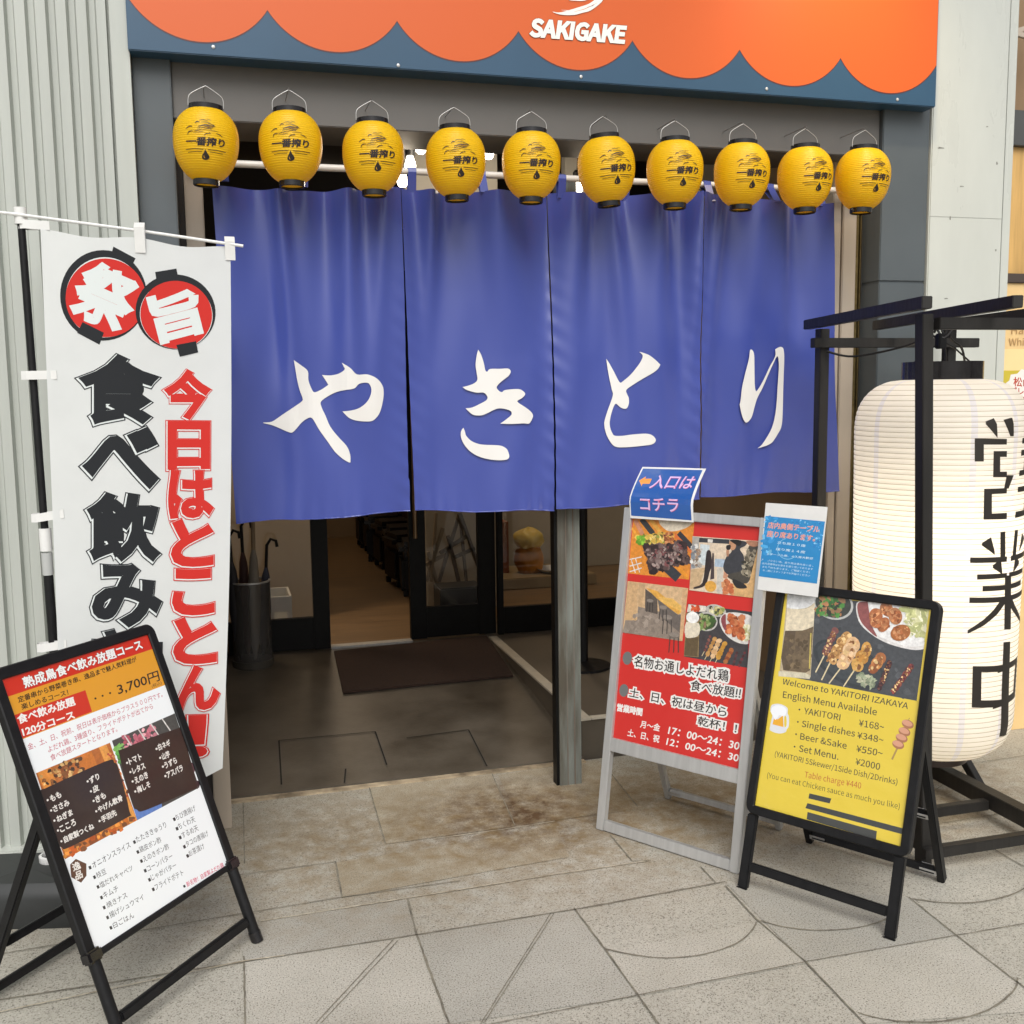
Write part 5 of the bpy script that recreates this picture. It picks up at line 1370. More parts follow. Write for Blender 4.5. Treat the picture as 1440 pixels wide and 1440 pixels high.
for s_ in (.2, .42, .62, .8): P.stroke([mixq(qb, s_, 0), mixq(qb, s_+.06, .18)], 1.6, hx("d9d6d2"))
P.grain = .6
dp = hx("33231f")
P.poly(crom([C9((215, 318)), C9((240, 298)), C9((520, 172)), C9((562, 178)), C9((585, 215)), C9((640, 410)), C9((625, 445)), C9((370, 580)), C9((330, 580)), C9((305, 545))], 4), dp)
P.poly(crom([C9((585, 145)), C9((605, 112)), C9((830, 28)), C9((870, 45)), C9((945, 290)), C9((925, 315)), C9((715, 408)), C9((675, 405)), C9((650, 370))], 4), dp)
P.grain = 0
P.text("熟成鳥食べ飲み放題コース", (218, 530), (1092, 250), (190, 448), hx("eef0ee"), C7, bold=.03, over=hx("8a1d10"), obold=.03)
P.text("定番串から野菜巻き串、逸品まで魅人気料理が", (172, 643), (1050, 347), (160, 596), hx("2a1c10"), C7, bold=.02)
P.text("楽しめるコース！", (200, 697), (548, 588), (188, 652), hx("2a1c10"), C7, bold=.02)
P.text("食べ飲み放題", (180, 808), (603, 668), (158, 738), hx("f0f0ec"), C7, bold=.03)
P.text("120分コース", (218, 903), (602, 772), (198, 838), hx("f0f0ec"), C7, bold=.03)
for d in ((750, 622), (803, 603), (858, 583)): P.ell(d, 8, 8, hx("2a1c10"), C7, n=10)
P.text("3,700円", (925, 605), (1228, 500), (903, 520), hx("241a12"), C7, bold=.012)
P.text("(税込)", (1172, 558), (1243, 530), (1163, 526), hx("4a3520"), C7, bold=.0)
pk = hx("c25668")
P.text("金、土、日、祝前、祝日は表示価格からプラス５００円です。", (258, 1012), (1252, 622), (245, 962), pk, C7, bold=.004)
P.text("よだれ鶏、3種盛り、フライドポテトが出てから", (412, 1033), (1185, 710), (398, 985), pk, C7, bold=.004)
P.text("食べ放題スタートとなります。", (434, 1098), (925, 880), (420, 1050), pk, C7, bold=.004)
wt = hx("e8e4de")
for t, b2, lb, rb_ in (("もも", (257, 353), (275, 362), (322, 338)), ("ささみ", (275, 403), (290, 412), (362, 378)), ("ねぎま", (292, 452), (308, 460), (378, 425)), ("こころ", (310, 500), (325, 510), (395, 472)), ("自家製つくね", (328, 552), (345, 560), (480, 493)),
                      ("ずり", (441, 266), (455, 278), (497, 255)), ("皮", (458, 314), (472, 322), (497, 309)), ("きも", (472, 360), (487, 370), (530, 345)), ("やげん軟骨", (486, 410), (500, 418), (608, 360)), ("手羽先", (503, 457), (517, 465), (583, 430)),
                      ("トマト", (621, 181), (635, 190), (690, 165)), ("レタス", (638, 225), (653, 235), (708, 208)), ("えのき", (650, 270), (665, 282), (722, 252)), ("梅しそ", (664, 318), (678, 327), (735, 297)), ("白ネギ", (755, 117), (768, 125), (820, 102)),
                      ("山芋", (773, 160), (787, 170), (820, 155)), ("うずら", (787, 202), (800, 212), (853, 185)), ("アスパラ", (800, 247), (812, 257), (882, 222))):
    P.ell(b2, 5, 5.5, wt, C9, n=10)
    P.text(t, lb, rb_, (lb[0]-10, lb[1]-29), wt, C9, bold=.035)
bkk = hx("2b2c30")
for t, b2, lb, rb_ in (("オニオンスライス", (405, 685), (430, 692), (697, 535)), ("枝豆", (440, 757), (462, 767), (530, 732)), ("塩だれキャベツ", (468, 830), (490, 842), (720, 708)), ("キムチ", (496, 910), (518, 917), (622, 860)), ("焼きナス", (518, 985), (545, 992), (687, 910)),
                      ("揚げシュウマイ", (545, 1060), (568, 1067), (808, 925)), ("白ごはん", (572, 1137), (597, 1143), (742, 1060)), ("たたききゅうり", (720, 498), (740, 505), (950, 390)), ("鶏皮ポン酢", (747, 572), (768, 580), (918, 500)), ("えのきポン酢", (775, 640), (797, 650), (975, 550)),
                      ("コーンバター", (805, 712), (828, 720), (1003, 622)), ("じゃがバター", (838, 780), (858, 787), (1033, 690)), ("フライドポテト", (868, 852), (888, 860), (1085, 745)), ("ちび唐揚げ", (1000, 332), (1018, 343), (1155, 270)), ("ちくわ天", (1022, 402), (1040, 411), (1155, 352)),
                      ("するめ天", (1047, 468), (1067, 477), (1180, 417)), ("タコの唐揚げ", (1080, 537), (1098, 542), (1253, 457)), ("お茶漬け", (1105, 605), (1122, 612), (1227, 552))):
    P.poly([(b2[0]-12, b2[1]-8), (b2[0]+4, b2[1]-16), (b2[0]+14, b2[1]+7), (b2[0]-2, b2[1]+15)], bkk, C8)
    P.text(t, lb, rb_, (lb[0]-17, lb[1]-44), bkk, C8, bold=.0)
P.poly([(1080, 825), (1094, 818), (1102, 835), (1088, 842)], bkk, C8)
P.text("新名物！自家製よだれ鶏", (1112, 838), (1368, 690), (1100, 800), hx("d23f66"), C8, bold=.008)
P.poly([(300, 618), (378, 655), (382, 745), (345, 797), (272, 755), (260, 660)], hx("5a3a2a"), C8)
P.text("逸", (288, 712), (340, 688), (272, 655), wt, C8, bold=.03); P.text("品", (308, 780), (356, 757), (296, 722), wt, C8, bold=.03)
P.build("poster", ink("glossy_print", .3, coat=.35), Lb.root)

# ------------------------------------------------------------------ paper notices taped on the red board
def sheet(name, label, bd, corners, ybase, lift, draw, thick=.0006, m=None, nseg=10):
    """paper sheet: corners are photo pixels tl, tr, br, bl; bottom lies at local y = ybase, top springs back by lift"""
    tl, tr, br, bl = corners
    BL, BR = bd.at(*bl, ybase), bd.at(*br, ybase); TL, TR = bd.at(*tl, ybase+lift), bd.at(*tr, ybase+lift)
    root = empty(name, label, "notice", mtx=bd.m @ Matrix.Translation(BL))
    W, H = (BR-BL).length, (TL-BL).length
    def S(u, v, l=0.):
        p = BL*(1-u)*(1-v)+BR*u*(1-v)+TR*u*v+TL*(1-u)*v
        p.y = ybase+lift*max(0, (v-.34)/.66)**1.2-l-.003*math.sin(PI*u)*v
        return p-BL
    v, f = [], []
    for s in (0, 1):
        v += [S(a/6, b/nseg, -thick*s) for b in range(nseg+1) for a in range(7)]
    q = (nseg+1)*7
    for b in range(nseg):
        for a in range(6):
            i = b*7+a; f += [(i, i+1, i+8, i+7), (q+i, q+i+7, q+i+8, q+i+1)]
    edge = [a for a in range(7)]+[b*7+6 for b in range(1, nseg+1)]+[nseg*7+a for a in range(5, -1, -1)]+[b*7 for b in range(nseg-1, 0, -1)]
    for i in range(len(edge)):
        a, b = edge[i], edge[(i+1) % len(edge)]; f.append((a, q+a, q+b, b))
    MB().add(v, f).build("sheet", m or M_plastic_w, root, smooth=True)
    # photo pixel -> (u, v) by inverting the four-cornered mapping
    def px(x, y):
        u, w2 = .5, .5
        for _ in range(12):
            def g(u, w2): return [bl[j]*(1-u)*(1-w2)+br[j]*u*(1-w2)+tr[j]*u*w2+tl[j]*(1-u)*w2 for j in (0, 1)]
            e = g(u, w2); dx, dy = x-e[0], y-e[1]
            gu = [(-bl[j]+br[j])*(1-w2)+(tr[j]-tl[j])*w2 for j in (0, 1)]; gv = [(-bl[j]+tl[j])*(1-u)+(tr[j]-br[j])*u for j in (0, 1)]
            D = gu[0]*gv[1]-gu[1]*gv[0]
            u += (dx*gv[1]-dy*gv[0])/D; w2 += (gu[0]*dy-gu[1]*dx)/D
        return (u*W, w2*H)
    P = Print(px, 0, .0002)
    draw(P)
    bend(P.mb, lambda x, z, l: S(x/W, z/H, l+.0004), (W/5, H/nseg)).build("print", M_laminate, root)
    return root
def d_blue(P):
    k = K(880, 640, 11.077)
    P.quad((280, 212), (1205, 235), (1035, 1018), (98, 945), hx("1f56a0"), k)
    for dx, c in ((6, hx("c24a6a")), (0, hx("dcb9e0"))):
        P.text("入口は", (440+dx, 528+dx), (1075+dx, 545+dx), (515+dx, 322+dx), c, k, bold=.012)
        P.text("コチラ", (278+dx, 862+dx), (868+dx, 893+dx), (322+dx, 678+dx), c, k, bold=.012)
    P.poly([(262, 408), (362, 340), (352, 378), (462, 380), (440, 462), (328, 460), (318, 500)], hx("f39a2c"), k)
sheet("paper_notice", "blue paper sign with an orange arrow, taped on top of the red board", Rb, [(903.5, 656.5), (993, 659), (975.5, 734.5), (886.5, 728.5)], -.0135, .10, d_blue)
def d_note(P):
    k = K(1060, 700, 9.6)
    P.quad((165, 245), (962, 320), (855, 1160), (68, 1060), hx("1f86c4"), k)
    P.blobs([(500, 290), (955, 330), (900, 720), (700, 600)], 90, (5, 17), [hx("58a8dc"), hx("3d97d2"), hx("86c3e8"), hx("2a78bd")], k, 81)
    P.blobs([(150, 270), (330, 280), (240, 800), (110, 760)], 40, (8, 30), [hx("4aa3d8"), hx("2f8fce"), hx("6fb9e4")], k, 82, aspect=2)
    pc = hx("e8a08f")
    P.text("店内奥側テーブル", (190, 408), (885, 470), (205, 325), pc, k, bold=.03)
    P.text("座り席あります。", (178, 522), (830, 590), (192, 442), pc, k, bold=.03)
    w_ = hx("cfe4f0")
    P.text("立ち席１０席", (325, 620), (705, 668), (332, 585), w_, k, bold=.01); P.text("座り席１４席", (305, 708), (700, 755), (312, 672), w_, k, bold=.01)
    P.text("１テーブル席、４人掛大歓迎", (180, 772), (800, 835), (188, 742), w_, k, bold=.01)
    for i in range(4):
        P.text(("席数が少ない為、座り席は混み合います", "店内混雑時はお席をお譲り頂いております", "また予約も承ります。ご相談ください", "お気軽にスタッフまでお声掛けください")[i], (105+6*i, 850+47*i), (820-20*i, 935+44*i), (111+6*i, 822+47*i), w_, k, bold=.0)
    arc = [(470+140*math.cos(t), 690+140*math.sin(t)) for t in [R(40+220*i/20) for i in range(21)]]
    P.stroke(arc, 9, hx("7fc0e6"), k)
sheet("paper_notice", "white laminated notice with a bright blue centre, taped between the red and yellow boards", Rb, [(1077, 707), (1164, 713), (1150, 840), (1065, 829)], -.0135, .0, d_note)

# ------------------------------------------------------------------ nobori banner at the left
Y_BAN = 3.16
nb = onZ(70, 1290, 0)
ptop, pmid = onY(28, 292, 3.2), onY(75, 900, 3.2)
pf_ = ptop+(pmid-ptop)*(ptop.z/(ptop.z-pmid.z))
ban = empty("nobori_banner", "tall white cloth banner with black and red lettering, on a black pole", "banner", loc=(pf_.x, 3.2, 0))
binv = Matrix.Translation((-pf_.x, -3.2, 0))
def bl(p): return binv @ Vector(p)
pd = (pmid-ptop).normalized()
zj = onY(62, 760, 3.2).z
def pole_at(z): return ptop+(pmid-ptop)*((ptop.z-z)/(ptop.z-pmid.z))
MB().tube([bl(pole_at(zj)), bl(pole_at(ptop.z-.02))], .0105, 14).build("pole", M_black, ban, smooth=True)
MB().tube([bl(pole_at(.10)), bl(pole_at(zj-.04))], .0135, 14).build("pole", M_black, ban, smooth=True)
MB().tube([bl(pole_at(ptop.z-.045)), bl(pole_at(ptop.z))], .017, 14).build("pole_cap", M_plastic_w, ban, smooth=True)
MB().tube([bl(pole_at(zj-.03)), bl(pole_at(zj+.035))], .017, 14).build("pole_joint", M_plastic_w, ban, smooth=True)
MB().tube([bl(pole_at(zj-.10)), bl(pole_at(zj-.035))], .0155, 14).build("clear_sleeve", mat("milky_plastic", (.45, .46, .45), .25), ban, smooth=True)
arm_a, arm_b = onY(-6, 298, 3.185), onY(342, 346, Y_BAN-.01)
MB().tube([bl(arm_a), bl(onY(28, 302, 3.185)), bl(onY(200, 325, 3.175)), bl(arm_b)], .0045, 8).build("cross_arm", M_plastic_w, ban, smooth=True)
# water-weighted base
bxa, bxb = onZ(-45, 1310, 0), onZ(112, 1302, 0)
wb_ = MB()
q = crom([(bxa.x, bxa.y+.02), (bxa.x+.03, bxa.y), (bxb.x-.03, bxb.y-.005), (bxb.x, bxb.y+.02), (bxb.x+.01, bxb.y+.22), (bxb.x-.03, bxb.y+.25), (bxa.x+.03, bxa.y+.25), (bxa.x, bxa.y+.23)], 4)
def base_ring(k, z):
    cx, cy = (bxa.x+bxb.x)/2, (bxa.y+bxb.y)/2+.12
    return [bl((cx+(a-cx)*k, cy+(c-cy)*k, z)) for a, c in q]
rings = [base_ring(.98, 0), base_ring(1, .01), base_ring(1, .085), base_ring(.96, .105), base_ring(.80, .125), base_ring(.01, .13)]
n = len(q)
wb_.add([v for r_ in rings for v in r_], [(i*n+k, i*n+(k+1) % n, (i+1)*n+(k+1) % n, (i+1)*n+k) for i in range(5) for k in range(n)])
wb_.build("weight_base", mat("dark_grey_plastic", hx("2f3131"), .5, noise=.25, nscale=8), ban, smooth=True)
bc_ = pole_at(.12)
MB().lathe([(.022, .105), (.026, .11), (.026, .19), (.018, .195), (.0136, .195)], 20, tuple(bl((bc_.x, bc_.y, 0)))).build("pole_socket", M_black, ban, smooth=True)
cp = onZ(72, 1204, .14)
MB().lathe([(.030, .12), (.034, .125), (.034, .145), (.026, .147), (.024, .135)], 20, tuple(bl((cp.x, min(cp.y, bxb.y+.2), 0)))).build("filler_cap", M_plastic_w, ban, smooth=True)
e_tl, e_tr, e_br, e_bl = [onY(x, y, Y_BAN) for x, y in ((57, 322), (324, 347), (313, 1079), (93, 1182))]
def ban_d(x, z):
    v = (e_tl.z-z)/1.5; u = (x-e_tl.x)/.57
    return .012*math.sin(u*4.2+1.1*v)+.006*math.sin(u*9-3*v)+.018*v*v*math.sin(2.4*u)+.03*max(0, u-.88)*math.exp(-v*9)*3
def ban_pt(x, z, l=0.): return bl((x, Y_BAN-ban_d(x, z)-l, z))
cm, nu, nv = MB(), 40, 90
gr = []
for b in range(nv+1):
    v = b/nv
    L_, R_ = e_tl.lerp(e_bl, v), e_tr.lerp(e_br, v)
    for a in range(nu+1):
        u = a/nu
        x = L_.x+(R_.x-L_.x)*u + .012*math.sin(PI*v)*u
        z = L_.z+(R_.z-L_.z)*u - (.012*math.sin(PI*u*2)**2)*(1-v)**4
        gr.append(ban_pt(x, z))
cm.add(gr, [(b*(nu+1)+a, b*(nu+1)+a+1, (b+1)*(nu+1)+a+1, (b+1)*(nu+1)+a) for b in range(nv) for a in range(nu)])
M_cloth = paper("white_banner_cloth", (.78, .80, .79), .22, rough=.8)
cl = cm.build("cloth", M_cloth, ban, smooth='all', fix=False)
for (a, b2) in (((34, 316), (70, 318)), ((38, 528), (80, 527)), ((52, 728), (90, 722)), ((60, 910), (94, 905))):
    A, B = onY(a[0], a[1], 3.2), onY(b2[0], b2[1], Y_BAN)
    y0 = Y_BAN-ban_d(B.x, B.z)-.003
    pts = [(A.x, 3.2-.016), (B.x, y0), (B.x, y0+.004), (A.x, 3.2+.016), (A.x-.012, 3.2+.010), (A.x-.014, 3.2-.008)]
    v = []
    for q_, zz_ in zip(pts, (A.z, B.z, B.z, A.z, A.z, A.z)):
        v += [bl((q_[0], q_[1], zz_+.012)), bl((q_[0], q_[1], zz_-.012))]
    m_ = len(pts); tm = MB(); tm.add(v, [(2*i, 2*i+1, 2*((i+1) % m_)+1, 2*((i+1) % m_)) for i in range(m_)]); tm.build('loop', M_plastic_w, ban, fix=False)
for (x, y, h) in ((196, 334, 22), (323, 350, 16)):
    A, B = onY(x, y-h*.6, Y_BAN), onY(x, y+h, Y_BAN)
    yf = Y_BAN-ban_d(A.x, A.z)
    v = []
    for yy, zz_ in ((yf-.004, B.z), (yf-.012, A.z), (3.178, A.z+.018), (3.192, A.z), (yf+.003, B.z)):
        v += [bl((A.x-.014, yy, zz_)), bl((A.x+.014, yy, zz_))]
    tm = MB(); tm.add(v, [(2*i, 2*i+1, 2*i+3, 2*i+2) for i in range(4)]); tm.build('loop', M_plastic_w, ban, fix=False)
def ban_px(x, y):
    p = onY(x, y, Y_BAN-.008); return (p.x, p.z)
P = Print(ban_px, 0, .0002)
CB1, CB2, CP1 = K(70, 330, 5.538), K(100, 490, 3.0638), K(0, 860, 2.4828)
nk, rb2, bw_ = hx("13171c"), hx("c3241c"), hx("d2d8d7")
P.ell((418, 475), 338, 352, nk, CB1, n=48); P.ell((430, 490), 305, 312, bw_, CB1, n=48); P.ell((436, 494), 312, 306, rb2, CB1, n=48)
P.poly([(497, 95), (668, 185), (640, 245), (478, 170)], nk, CB1)
P.poly(crom([(258, 682), (425, 765), (390, 858), (215, 765)], 1), nk, CB1)
P.text("祭", (150, 600), (548, 768), (318, 200), bw_, CB1, bold=.045)
P.ell((980, 600), 312, 292, nk, CB1, n=48, ang=.2); P.ell((985, 625), 284, 262, bw_, CB1, n=48, ang=.2); P.ell((985, 622), 280, 264, rb2, CB1, n=48, ang=.2)
P.poly([(820, 290), (985, 262), (1000, 330), (830, 350)], nk, CB1); P.poly([(985, 858), (1138, 828), (1155, 915), (1012, 950)], nk, CB1)
P.text("旨", (862, 842), (1205, 750), (772, 500), bw_, CB1, bold=.045)
def comic(ch, x0, y0, x1, y1, c, k=CB2):
    w2, h2 = x1-x0, y1-y0; i_ = .05
    for bo, cc, dx, dy in ((.072, c, 0, 0), (.056, bw_, 0, 0), (.044, c, .012, -.012)):
        P.text(ch, (x0+w2*(i_+dx), y1-h2*(i_-dy)), (x1-w2*(i_-dx), y1-h2*(i_-dy)), (x0+w2*(i_+dx), y0+h2*(i_+dy)), cc, k, bold=bo)
for ch, b4 in (("食", (35, 28, 368, 330)), ("べ", (48, 342, 372, 602)), ("飲", (65, 622, 380, 918)), ("み", (85, 928, 387, 1200)), ("放", (88, 1210, 392, 1490)), ("題", (95, 1500, 398, 1790))):
    comic(ch, *b4, nk)
for ch, b4 in (("今", (400, 92, 597, 312)), ("日", (415, 314, 595, 526)), ("は", (415, 528, 610, 737)), ("と", (430, 740, 610, 945)), ("こ", (435, 952, 614, 1152)), ("と", (440, 1162, 624, 1362))):
    comic(ch, *b4, rb2)
comic("ん", 608, 190, 765, 345, rb2, CP1); comic("！", 666, 360, 712, 505, rb2, CP1)
bend(P.mb, lambda x, z, l: ban_pt(x, z, l*4+.0005), (.016, .016)).build("lettering", ink("cloth_ink", .8), ban)

# ------------------------------------------------------------------ big white lantern and its black stand
LX, LY, LR = 2.315, 2.95, .271
LZ0, LZ1 = .255, 1.515
st_ = empty("lantern_stand", "black wooden frame stand holding the big white lantern", "stand", loc=(LX, LY, 0))
def sl(p): return Vector(p)-Vector((LX, LY, 0))
FP, FT = Vector((2.055, 2.625, 0)), Vector((1.965, 2.590, 1.70))
BP = [(Vector((2.083, 3.30, 0)), Vector((2.083, 3.30, 1.70))), (FP, FT), (Vector((2.63, 3.30, 0)), Vector((2.615, 3.30, 1.70))), (Vector((2.64, 2.63, 0)), Vector((2.60, 2.60, 1.70)))]
for a, b in BP:
    MB().bar(sl(a), sl(b), .037, .037, up=(0, 1, 0), bev=.002).build("post", M_blackwood, st_)
zt = 1.690
def rail(nm, a, b, w=.030, d=.034):
    MB().bar(sl(a), sl(b), w, d, up=(0, 0, 1), bev=.002).build(nm, M_blackwood, st_)
rail("front_rail", (1.990, 2.566, 1.672), (2.80, 2.55, 1.672))
rail("back_rail", (2.03, 3.278, 1.650), (2.72, 3.278, 1.650))
rail("side_rail", (1.875, 2.46, 1.722), (2.095, 3.42, 1.722)); rail("side_rail", (2.12, 2.40, 1.722), (2.40, 3.44, 1.722))
rail("side_rail", (2.46, 2.40, 1.722), (2.66, 3.44, 1.722))
rail("base_rail", (2.03, 2.600, .062), (2.80, 2.600, .062)); rail("base_rail", (2.06, 2.86, .062), (2.485, 2.86, .062)); rail("base_rail", (2.03, 3.33, .062), (2.72, 3.33, .062))
rail("base_rail", (2.51, 3.307, .075), (2.51, 2.622, .075), .05, .055); rail("base_rail", (2.085, 3.306, .062), (2.065, 2.623, .062))
rail("brace", (2.60, 3.02, .04), (2.565, 3.26, .30), .03, .03)
cb = MB()
cb.tube(crom([sl((2.083, 3.27, 1.62)), sl((2.15, 3.2, 1.60)), sl((2.25, 3.05, 1.63)), sl((2.29, 2.98, 1.66)), sl((2.32, 2.95, 1.62)), sl((2.325, 2.95, 1.56))], 6, closed=False), .004, 8)
cb.tube(crom([sl((2.30, 2.95, 1.70)), sl((2.31, 2.94, 1.66)), sl((2.345, 2.96, 1.69)), sl((2.36, 2.97, 1.65)), sl((2.42, 2.99, 1.62)), sl((2.46, 3.02, 1.57))], 6, closed=False), .004, 8)
cb.tube(crom([sl((2.28, 2.95, 1.67)), sl((2.31, 2.97, 1.69)), sl((2.33, 2.93, 1.68)), sl((2.30, 2.93, 1.65)), sl((2.29, 2.95, 1.68))], 6, closed=False), .004, 8)
cb.build("cable", M_black, st_, smooth=True)
MB().box(sl((2.285, 2.93, 1.615)), sl((2.315, 2.955, 1.665)), .003).build("plug", M_black, st_)

bigl = empty("big_lantern", "tall lit white paper lantern with black vertical lettering hanging in the black stand", "lantern", loc=(LX, LY, 0))
def big_r(z):
    t = (z-LZ0)/(LZ1-LZ0)
    if t > .86:
        s = (t-.86)/.14; return .122+(LR-.122)*math.sqrt(max(0, 1-(min(1, s))**2.6))
    if t < .13:
        s = (.13-t)/.13; return .122+(LR-.012-.122)*math.sqrt(max(0, 1-min(1, s)**2.4))
    return LR-.012*(.86-t)/.73
NRB = 76
prof = []
for i in range(NRB*4+1):
    t = i/(NRB*4); z = LZ0+(LZ1-LZ0)*t
    prof.append((big_r(z)+.0016*abs(math.sin(PI*(i % 4)/4)), z))
MB().lathe(prof, 72).build("paper_shade", paper("warm_white_paper", (.88, .865, .83), .55, stripes=11), bigl, smooth='all')
ribs = MB()
rr_ = random.Random(3)
for i in range(1, NRB):
    z = LZ0+(LZ1-LZ0)*i/NRB; r = big_r(z)
    n = 72; tz = rr_.uniform(-.0012, .0012); ph = rr_.uniform(0, 6)
    v = []
    for k in range(n):
        t = 2*PI*k/n; dz = tz*math.sin(t+ph)
        v += [((r+.0009)*math.cos(t), (r+.0009)*math.sin(t), z+dz+.0007), ((r+.0016)*math.cos(t), (r+.0016)*math.sin(t), z+dz-.0007)]
    ribs.add(v, [(2*k, 2*k+1, (2*k+3) % (2*n), (2*k+2) % (2*n)) for k in range(n)])
ribs.build("bamboo_ribs", mat("rib_grey_brown", hx("a09480"), .8), bigl, fix=False)  # thin grey-brown rib lines around the paper
MB().lathe([(.121, LZ1-.004), (.127, LZ1-.004), (.127, LZ1+.058), (.120, LZ1+.058), (.120, LZ1)], 48).build("top_ring", M_gloss, bigl, smooth=True)
MB().lathe([(.110, LZ0+.012), (.124, LZ0+.006), (.124, LZ0-.030), (.118, LZ0-.032), (.110, LZ0-.02)], 48).build("bottom_ring", mat("dark_lacquer", (.03, .015, .012), .3, noise=.3, nscale=20), bigl, smooth=True)
MB().tube([(-.118, 0, LZ1+.05), (-.05, 0, LZ1+.10), (0, 0, LZ1+.125), (.05, 0, LZ1+.10), (.118, 0, LZ1+.05)], .003, 8).build("wire_handle", M_black, bigl, smooth=True)
for z, e in ((.98, 3.9), (.56, 1.6)):
    ld = bpy.data.lights.new("bulb_light", 'POINT'); ld.energy = e; ld.color = (1, .84, .60); ld.shadow_soft_size = .05
    lo = bpy.data.objects.new("bulb_light", ld); COL.objects.link(lo); lo.parent = bigl; lo.location = (0, 0, z)
CG = K(1340, 560, 2.77)
def big_hit(x, y):
    d = ray(x, y); r = LR
    for _ in range(4):
        ox, oy = -LX, -LY
        A = d.x*d.x+d.y*d.y; B = ox*d.x+oy*d.y; Cc = ox*ox+oy*oy-r*r
        t = (-B-math.sqrt(max(0, B*B-A*Cc)))/A
        p = CAM_O+d*t; r = big_r(p.z)
    return (math.atan2(p.y-LY, p.x-LX), p.z)
th_c = big_hit(*CG((206, 800)))[0]
P = Print(lambda x, y: big_hit(x, y), 0, .0002)
ik = hx("26211c")
def sym(pts):
    q = [big_hit(*CG(p)) for p in pts]
    for dz in (-.0035, 0, .0035):
        P.poly([(a, b+dz) for a, b in q], ik, raw=True); P.poly([(2*th_c-a, b+dz) for a, b in q][::-1], ik, raw=True)
def one(pts):
    for dt in (-.012, 0, .012): P.poly([(a+dt, b) for a, b in (big_hit(*CG(p)) for p in pts)], ik, raw=True)
# 営
sym([(125, 95), (158, 82), (170, 105), (172, 150)])
one([(198, 84), (226, 76), (232, 100), (232, 148), (224, 148)])
sym([(84, 160), (208, 163), (208, 176), (119, 176), (119, 242), (84, 242)])
sym([(157, 210), (208, 210), (208, 224), (182, 224), (182, 290), (208, 290), (208, 303), (155, 303)])
one([(210, 300), (232, 300), (212, 352), (200, 352)])
sym([(120, 357), (208, 354), (208, 366), (150, 369), (150, 453), (208, 450), (208, 466), (118, 468)])
# 業
sym([(183, 525), (202, 523), (202, 612), (183, 614)])
sym([(110, 568), (147, 545), (162, 606)])
sym([(66, 624), (208, 620), (208, 632), (66, 637)])
sym([(152, 655), (185, 630), (190, 682)])
sym([(93, 690), (208, 684), (208, 694), (93, 702)]); sym([(114, 736), (208, 730), (208, 741), (114, 748)])
sym([(63, 780), (208, 775), (208, 787), (63, 793)])
one([(203, 690), (222, 690), (221, 900), (200, 900)])
sym([(180, 795), (203, 792), (170, 838), (120, 880), (58, 912), (55, 908), (115, 868), (155, 830)])
# 中
sym([(76, 1047), (208, 1040), (208, 1058), (110, 1062), (108, 1180), (208, 1174), (208, 1192), (72, 1200)])
one([(197, 950), (219, 948), (214, 1130), (203, 1312), (180, 1318), (190, 1130)])
def big_surf(th, z, l):
    r = big_r(z)+.0022+l*.5
    return (r*math.cos(th), r*math.sin(th), z)
bend(P.mb, big_surf, (.05, .03)).build("lettering", M_ink, bigl)

# ------------------------------------------------------------------ shop window at the far right
YSH = 3.62
sw = empty("shop_window", "neighbouring shop's window bay at the right edge, behind the white pillar", "window", loc=(XWP, YSH, 0))
def swl(p): return Vector(p)-Vector((XWP, YSH, 0))
x1 = XWP+1.2
zA, zB_, zC, zD = onY(1430, 385, YSH).z, onY(1430, 398, YSH).z, onY(1432, 155, YSH).z, onY(1432, 205, YSH).z
MB().box(swl((XWP+.001, YSH, 0)), swl((x1, YSH+.08, zB_)), .002).build("lower_panel", mat("cream_board", hx("e3c28a"), .5, noise=.05, nscale=5), sw)
MB().box(swl((XWP+.001, YSH-.012, zB_+.0005)), swl((x1, YSH+.08, zA)), .002).build("rail", mat("brown_rail", hx("4a3f38"), .5, noise=.2, nscale=8), sw)
MB().box(swl((XWP+.001, YSH+.02, zA+.0005)), swl((x1, YSH+.08, zD)), .002).build("wood_panel", mat("honey_wood", hx("d2a866"), .5, noise=.25, nscale=6, stretch=(6, 1, .4)), sw)
MB().box(swl((XWP+.001, YSH-.005, zD+.0005)), swl((x1, YSH+.08, zC)), .002).build("sign_band", mat("dark_grey_band", hx("4c4d4c"), .5, noise=.1, nscale=6), sw)
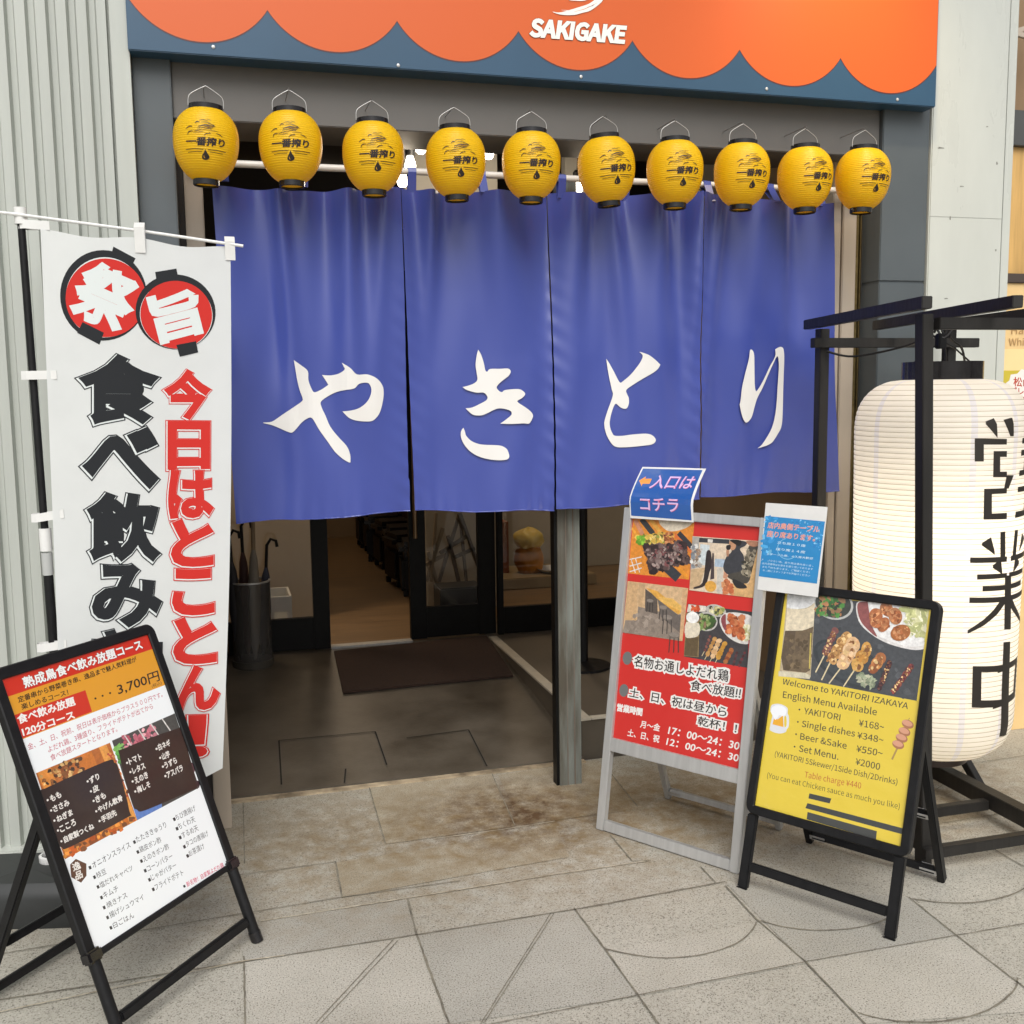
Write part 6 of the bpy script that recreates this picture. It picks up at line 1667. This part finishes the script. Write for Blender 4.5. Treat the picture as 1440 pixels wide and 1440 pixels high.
MB().box(swl((XWP+.001, YSH+.10, zC+.0005)), swl((x1, YSH+.2, 3.4)), .002).build("upper_panel", mat("tan_shade", hx("8d7355"), .6, noise=.15, nscale=4), sw)
MB().bar(swl((XWP+.012, YSH+.02, onY(1430, 40, YSH).z)), swl((XWP+.25, YSH-.05, onY(1430, 62, YSH).z)), .016, .02).bar(swl((XWP+.004, YSH+.03, onY(1430, 56, YSH).z)), swl((XWP+.25, YSH-.03, onY(1430, 30, YSH).z)), .016, .02).build("awning_arm", M_jamb, sw)
def swpx(x, y): p = onY(x, y, YSH-.003); return (p.x, p.z)
pos = empty("shop_poster", "cream poster with thin brown Happy White lettering on the neighbouring shop window", "poster", loc=(XWP+.1, YSH, 1.4))
MB().box((-.092, -.0025, -.10), (.5, -.0005, .24)).build("sheet", mat("cream_paper", hx("f0d49a"), .6, noise=.03, nscale=6), pos)
P = Print(lambda x, y: (swpx(x, y)[0]-XWP-.1, swpx(x, y)[1]-1.4), -.003)
P.text("Happy", (1422.5, 473), (1466, 473), (1422.5, 459), hx("b08a5a")); P.text("White", (1419, 486), (1452, 486), (1419, 475), hx("b08a5a"))
P.build("lettering", M_ink, pos)
pos2 = empty("campaign_sign", "yellow-green campaign sign with a white burst and red lettering below the cream poster", "sign", loc=(XWP+.1, YSH, 1.2))
Zs = [onY(1430, v, YSH).z for v in (521, 600)]
MB().box((-.095, -.004, Zs[1]-1.2), (.5, -.0028, Zs[0]-1.2)).build("sheet", mat("olive_yellow_paper", hx("c9b53a"), .6, noise=.08, nscale=9), pos2)
P = Print(lambda x, y: (swpx(x, y)[0]-XWP-.1, swpx(x, y)[1]-1.2), -.0045)
P.poly([(1445+(30+4*(i % 2))*math.cos(2*PI*i/24), 548+(26+4*(i % 2))*math.sin(2*PI*i/24)) for i in range(24)], hx("e8e4dc"))
P.text("松山市", (1425, 543), (1462, 546), (1425, 530), hx("b5402a"), bold=.02); P.text("プレミアム", (1420.5, 554), (1470, 558), (1420.5, 544), hx("b5402a"), bold=.02); P.text("10", (1427, 567), (1441, 569), (1427, 556), hx("b5402a"), bold=-.005)
P.build("lettering", M_ink, pos2)
